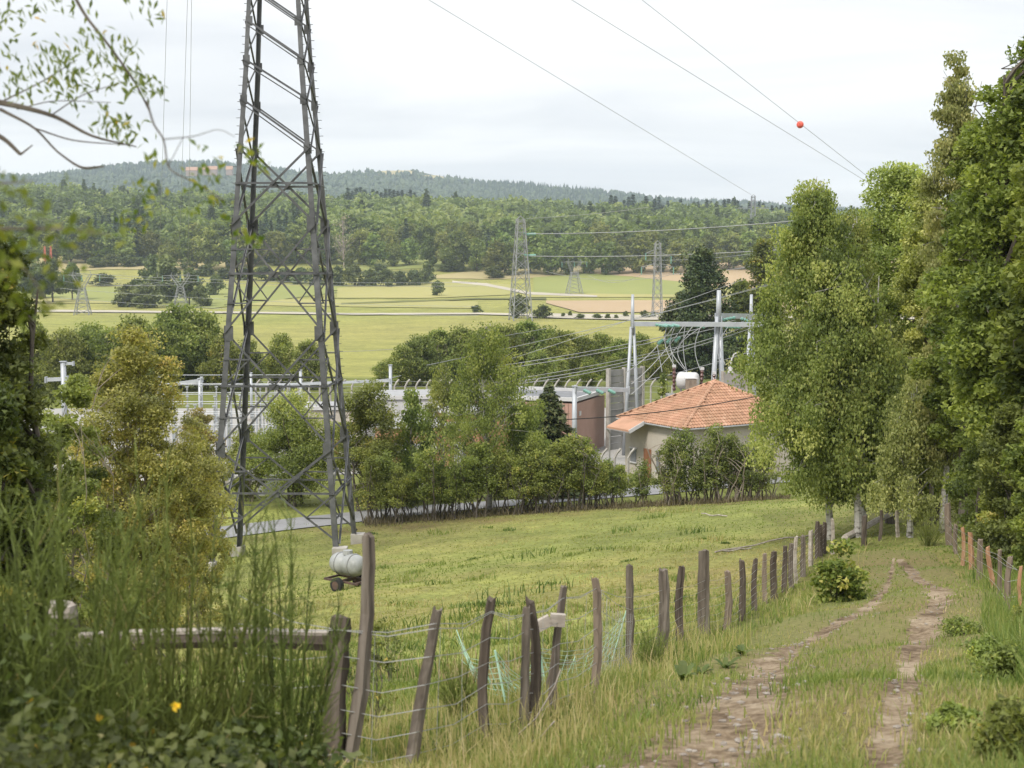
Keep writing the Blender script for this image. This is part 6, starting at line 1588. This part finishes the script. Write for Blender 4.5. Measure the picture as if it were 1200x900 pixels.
branch('hanging_sprig', 'blurred leafy sprig close by at the picture edge above the dense tree', [
    [(-80, 250, D, 4), (0, 268, D, 3), (60, 268, D, 2.2), (130, 275, D, 1)], [(-60, 200, D, 3), (0, 215, D, 2), (40, 212, D, 1)], [(-40, 300, D, 3), (20, 310, D, 2), (60, 360, D, 1)]],
    [(20, 280, D, 50, 26), (70, 275, D, 36, 14), (100, 272, D, 22, 7), (125, 275, D, 12, 3), (15, 216, D, 30, 14), (30, 238, D, 26, 6), (20, 325, D, 44, 24), (-20, 300, D, 60, 40), (10, 365, D, 40, 20), (60, 325, D, 30, 7), (62, 362, D, 10, 3)],
    .03, .017, 'close_leaf', 462, .4, .07)

# ------------------------------------------------------------------ stones on the track
r = rg(470)
def stone_mesh(r):
    n = 7; vs = []
    for z, q in ((-.3, .9), (.1, 1.0), (.42, .7)):
        a = np.arange(n) * 2 * PI / n; rad = q * r.uniform(.75, 1.15, n); vs.append(np.column_stack([rad * np.cos(a), rad * np.sin(a) * .75, z + r.normal(0, .06, n)]))
    f = [(i * n + j, i * n + (j + 1) % n, (i + 1) * n + (j + 1) % n, (i + 1) * n + j) for i in range(2) for j in range(n)] + [tuple(range(2 * n, 3 * n))]
    return np.concatenate(vs), f
for i, (u, v, w) in enumerate(((866, 876, 16), (884, 872, 12), (848, 880, 12), (890, 884, 14), (858, 888, 12), (842, 868, 9), (920, 812, 9), (876, 891, 10))):
    b = G(u, v); k_ = b[1] / F; v_, f = stone_mesh(r); o = link('stone', mesh_np('stone', v_ * [w * k_ / 2, w * k_ / 2, w * k_ / 3.2], f, M['stone'])); o.location = b + [0, 0, .03]; o.rotation_euler = (0, 0, r.uniform(0, 6))
    tag(o, ('largest pale stone in the middle of the stone patch in the near rut', 'pale stone touching the largest one towards the far rut', 'flat stone at the fence side of the stone patch', 'stone at the lower end of the stone patch', 'low stone before the largest one in the patch', 'small stone above the stone patch in the near rut', 'lone stone up the near rut', 'smallest stone at the bottom of the stone patch')[i], 'stone', 'stones in the near rut')
vs = []; fs = []; n_ = 0
for line, cnt_, wd in ((rutL, 260, .45), (rutR, 90, .2)):
    for _ in range(cnt_):
        s = r.random() ** 1.3 * (len(line) - 2); i = int(s); p = line[i] + (line[i + 1] - line[i]) * (s - i); p = p[:2] + r.normal(0, wd * .6, 2); w = r.uniform(.008, .03)
        v_, f = stone_mesh(r); vs.append(v_ * [w, w, w * .6] + [p[0], p[1], hz(p[0], p[1]) + .025]); fs += [[c + n_ for c in q] for q in f]; n_ += len(v_)
tag(link('rubble', mesh_np('rubble', np.concatenate(vs), fs, M['stone'])), kind='stuff')

# ------------------------------------------------------------------ grass
def blades(name, p, Hh, W, tint, r, mat='grass', lean=.35):
    n = len(p); a = r.uniform(0, 6.28, n); d = np.column_stack([np.cos(a), np.sin(a), np.zeros(n)])
    a2 = r.uniform(0, 6.28, n); l = np.column_stack([np.cos(a2), np.sin(a2), np.zeros(n)]) * (np.abs(r.normal(0, lean, n)) * Hh)[:, None]
    W = np.broadcast_to(W, (n,))[:, None]; up = np.column_stack([np.zeros(n), np.zeros(n), Hh])
    m_ = p + up * .55 + l * .3; t_ = p + up * (1 - .12 * lean) + l
    v = np.stack([p - d * W / 2, p + d * W / 2, m_ - d * W * .4, m_ + d * W * .4, t_], 1).reshape(-1, 3)
    b = np.arange(n)[:, None] * 5
    f = np.concatenate([b + [0, 1, 3], b + [0, 3, 2], b + [2, 3, 4]])
    return tag(link(name, mesh_np(name, v, f, M[mat], {'tint': np.repeat(tint, 5)})), kind='stuff')
def spread(n, D0_, D1_, r, u0=-200, u1=1400):
    D = 1 / r.uniform(1 / D1_, 1 / D0_, n); u = r.uniform(u0, u1, n); x = (u - 600) / F * D
    return x, D
r = rg(480)
x, y = spread(190000, 4.2, 34, r)
sf_ = side_of_fence(x, y); tk = np.minimum(dist_line(x, y, rutL) - np.interp(y, [5, 25], [.25, 0]), dist_line(x, y, rutR) + .12)
nz = vnoise(x, y, 1.6, 20); nz2 = vnoise(x, y, .5, 21)
past = sf_ < -1.0; vg = (np.abs(sf_ + .1) < 1.3) & (tk > .7); rv = (sf_ > 0) & ~vg & (tk > .9) & (dist_line(x, y, rutR) < dist_line(x, y, rutL)) & (x > np.interp(y, rutR[:, 1], rutR[:, 0]))
mid_ = ~past & ~vg & ~rv
Hh = np.where(past, r.uniform(.05, .17, len(x)) * (1 + .5 * nz2), np.where(vg, r.uniform(.08, .3, len(x)) * (1 + .6 * nz), np.where(rv, r.uniform(.1, .46, len(x)) * (1 + .4 * nz), r.uniform(.04, .13, len(x)))))
tint = np.where(past, .4 + .28 * nz2 + r.normal(0, .16, len(x)), np.where(vg, .45 + .45 * nz + r.normal(0, .2, len(x)), np.where(rv, .27 + .25 * nz + r.normal(0, .13, len(x)), .45 + .4 * nz + r.normal(0, .15, len(x)))))
Hh = np.where(vg | past, Hh * np.interp(y, [6, 9, 16], [.36, .45, 1]), Hh)
keep = r.random(len(x)) > rut_mask(x, y) * 1.0 - .04
keep &= ~(mid_ & (r.random(len(x)) < .3 - .5 * nz2))
x, y, Hh, tint, vgk = x[keep], y[keep], np.clip(Hh[keep], .03, .9), np.clip(tint[keep], 0, 1), vg[keep]
blades('grass', np.column_stack([x, y, h(x, y) - .01]), Hh, .006 + .00045 * y, tint, r)
# brown seed stalks scattered in the near pasture
x, y = spread(26000, 7, 34, r); sf_ = side_of_fence(x, y); nz = vnoise(x, y, .55, 61) + .5 * vnoise(x, y, 2.2, 62)
k_ = (sf_ < -.6) & (nz > .22); x, y = x[k_], y[k_]
blades('seed_stalks', np.column_stack([x, y, h(x, y)]), r.uniform(.16, .45, len(x)), .003 + .0003 * y, np.clip(r.normal(.75, .2, len(x)), 0, 1), r, lean=.35, mat='dry_stalk')
# tussocks and weeds in the meadow, coarser than the grazed grass
cx = r.uniform(-40, 16, 420); cy = 1 / r.uniform(1 / 86, 1 / 20, 420); k_ = side_of_fence(cx, cy) < -1.5; cx, cy = cx[k_], cy[k_]
sz = np.abs(r.normal(.12, .14, len(cx))) + .08; i_ = r.integers(0, len(cx), 15000)
x = cx[i_] + r.normal(0, 1, 15000) * sz[i_] * 1.6; y = cy[i_] + r.normal(0, 1, 15000) * sz[i_] * 1.6
blades('tussock_grass', np.column_stack([x, y, h(x, y)]), sz[i_] * r.uniform(.5, 1.3, 15000), .012 + .0006 * y, np.clip(((i_ * 37) % 100) / 100 * .75 + r.normal(0, .1, 15000), 0, 1), r, lean=.6)
# dry undergrowth along the foot of the hedge
u_ = r.uniform(425, 930, 9000); y = 88.8 + (u_ - 430) * .004 + r.normal(0, .9, 9000); x = (u_ - 600) / F * y
blades('undergrowth', np.column_stack([x, y, h(x, y)]), np.abs(r.normal(.16, .2, 9000)) + .05, .05, np.clip(r.normal(.7, .2, 9000), 0, 1), r, lean=.5, mat='dry_growth')
# seeding straw stalks along the fence
x, y = spread(40000, 5, 45, r); sf_ = side_of_fence(x, y); tk = np.minimum(dist_line(x, y, rutL), dist_line(x, y, rutR)); nz = vnoise(x, y, 1.3, 22)
k_ = (np.abs(sf_ - .3) < 1.5) & (tk > .8) & (nz > .05); x, y = x[k_], y[k_]
blades('tall_grass', np.column_stack([x, y, h(x, y)]), r.uniform(.2, .6, len(x)) * np.interp(y, [6, 9, 16], [.45, .55, 1]), .003 + .0003 * y, np.clip(.8 + r.normal(0, .15, len(x)), 0, 1), r, lean=.4)
x = r.uniform(-60, 55, 150000); y = 1 / r.uniform(1 / 98, 1 / 26, 150000)
k_ = np.abs(x) < y * .42 + 3; x, y = x[k_], y[k_]
nz = vnoise(x, y, .8, 23); nz2 = vnoise(x, y, .22, 24); sf_ = side_of_fence(x, y)
band = np.clip(1.2 - np.abs(y - 42 - x * .3) / 14, 0, 1) * (sf_ < 0)
tint = np.clip(.48 + .14 * nz + .34 * nz2 + .27 * band + r.normal(0, .07, len(x)), .25, 1)
ok = r.random(len(x)) > rut_mask(x, y)
x, y, tint, nz = x[ok], y[ok], tint[ok], nz[ok]
blades('meadow_grass', np.column_stack([x, y, h(x, y) - .01]), r.uniform(.04, .11, len(x)) * (1 + .6 * nz), .015 + .0007 * y, tint, r, lean=.5)

# ------------------------------------------------------------------ haze
m = bpy.data.materials.new('haze'); m.use_nodes = True; nt = m.node_tree
nt.nodes.remove(nt.nodes['Principled BSDF'])
pv_ = nt.nodes.new('ShaderNodeVolumePrincipled'); pv_.inputs['Color'].default_value = (.74, .86, 1, 1); pv_.inputs['Density'].default_value = 1.05e-4; pv_.inputs['Anisotropy'].default_value = .2
nt.links.new(pv_.outputs[0], nt.nodes['Material Output'].inputs['Volume'])
mb = MB(); mb.box((0, 2600, 125), (8400, 5600, 400)); o = mb.build('haze', m); tag(o, kind='stuff')
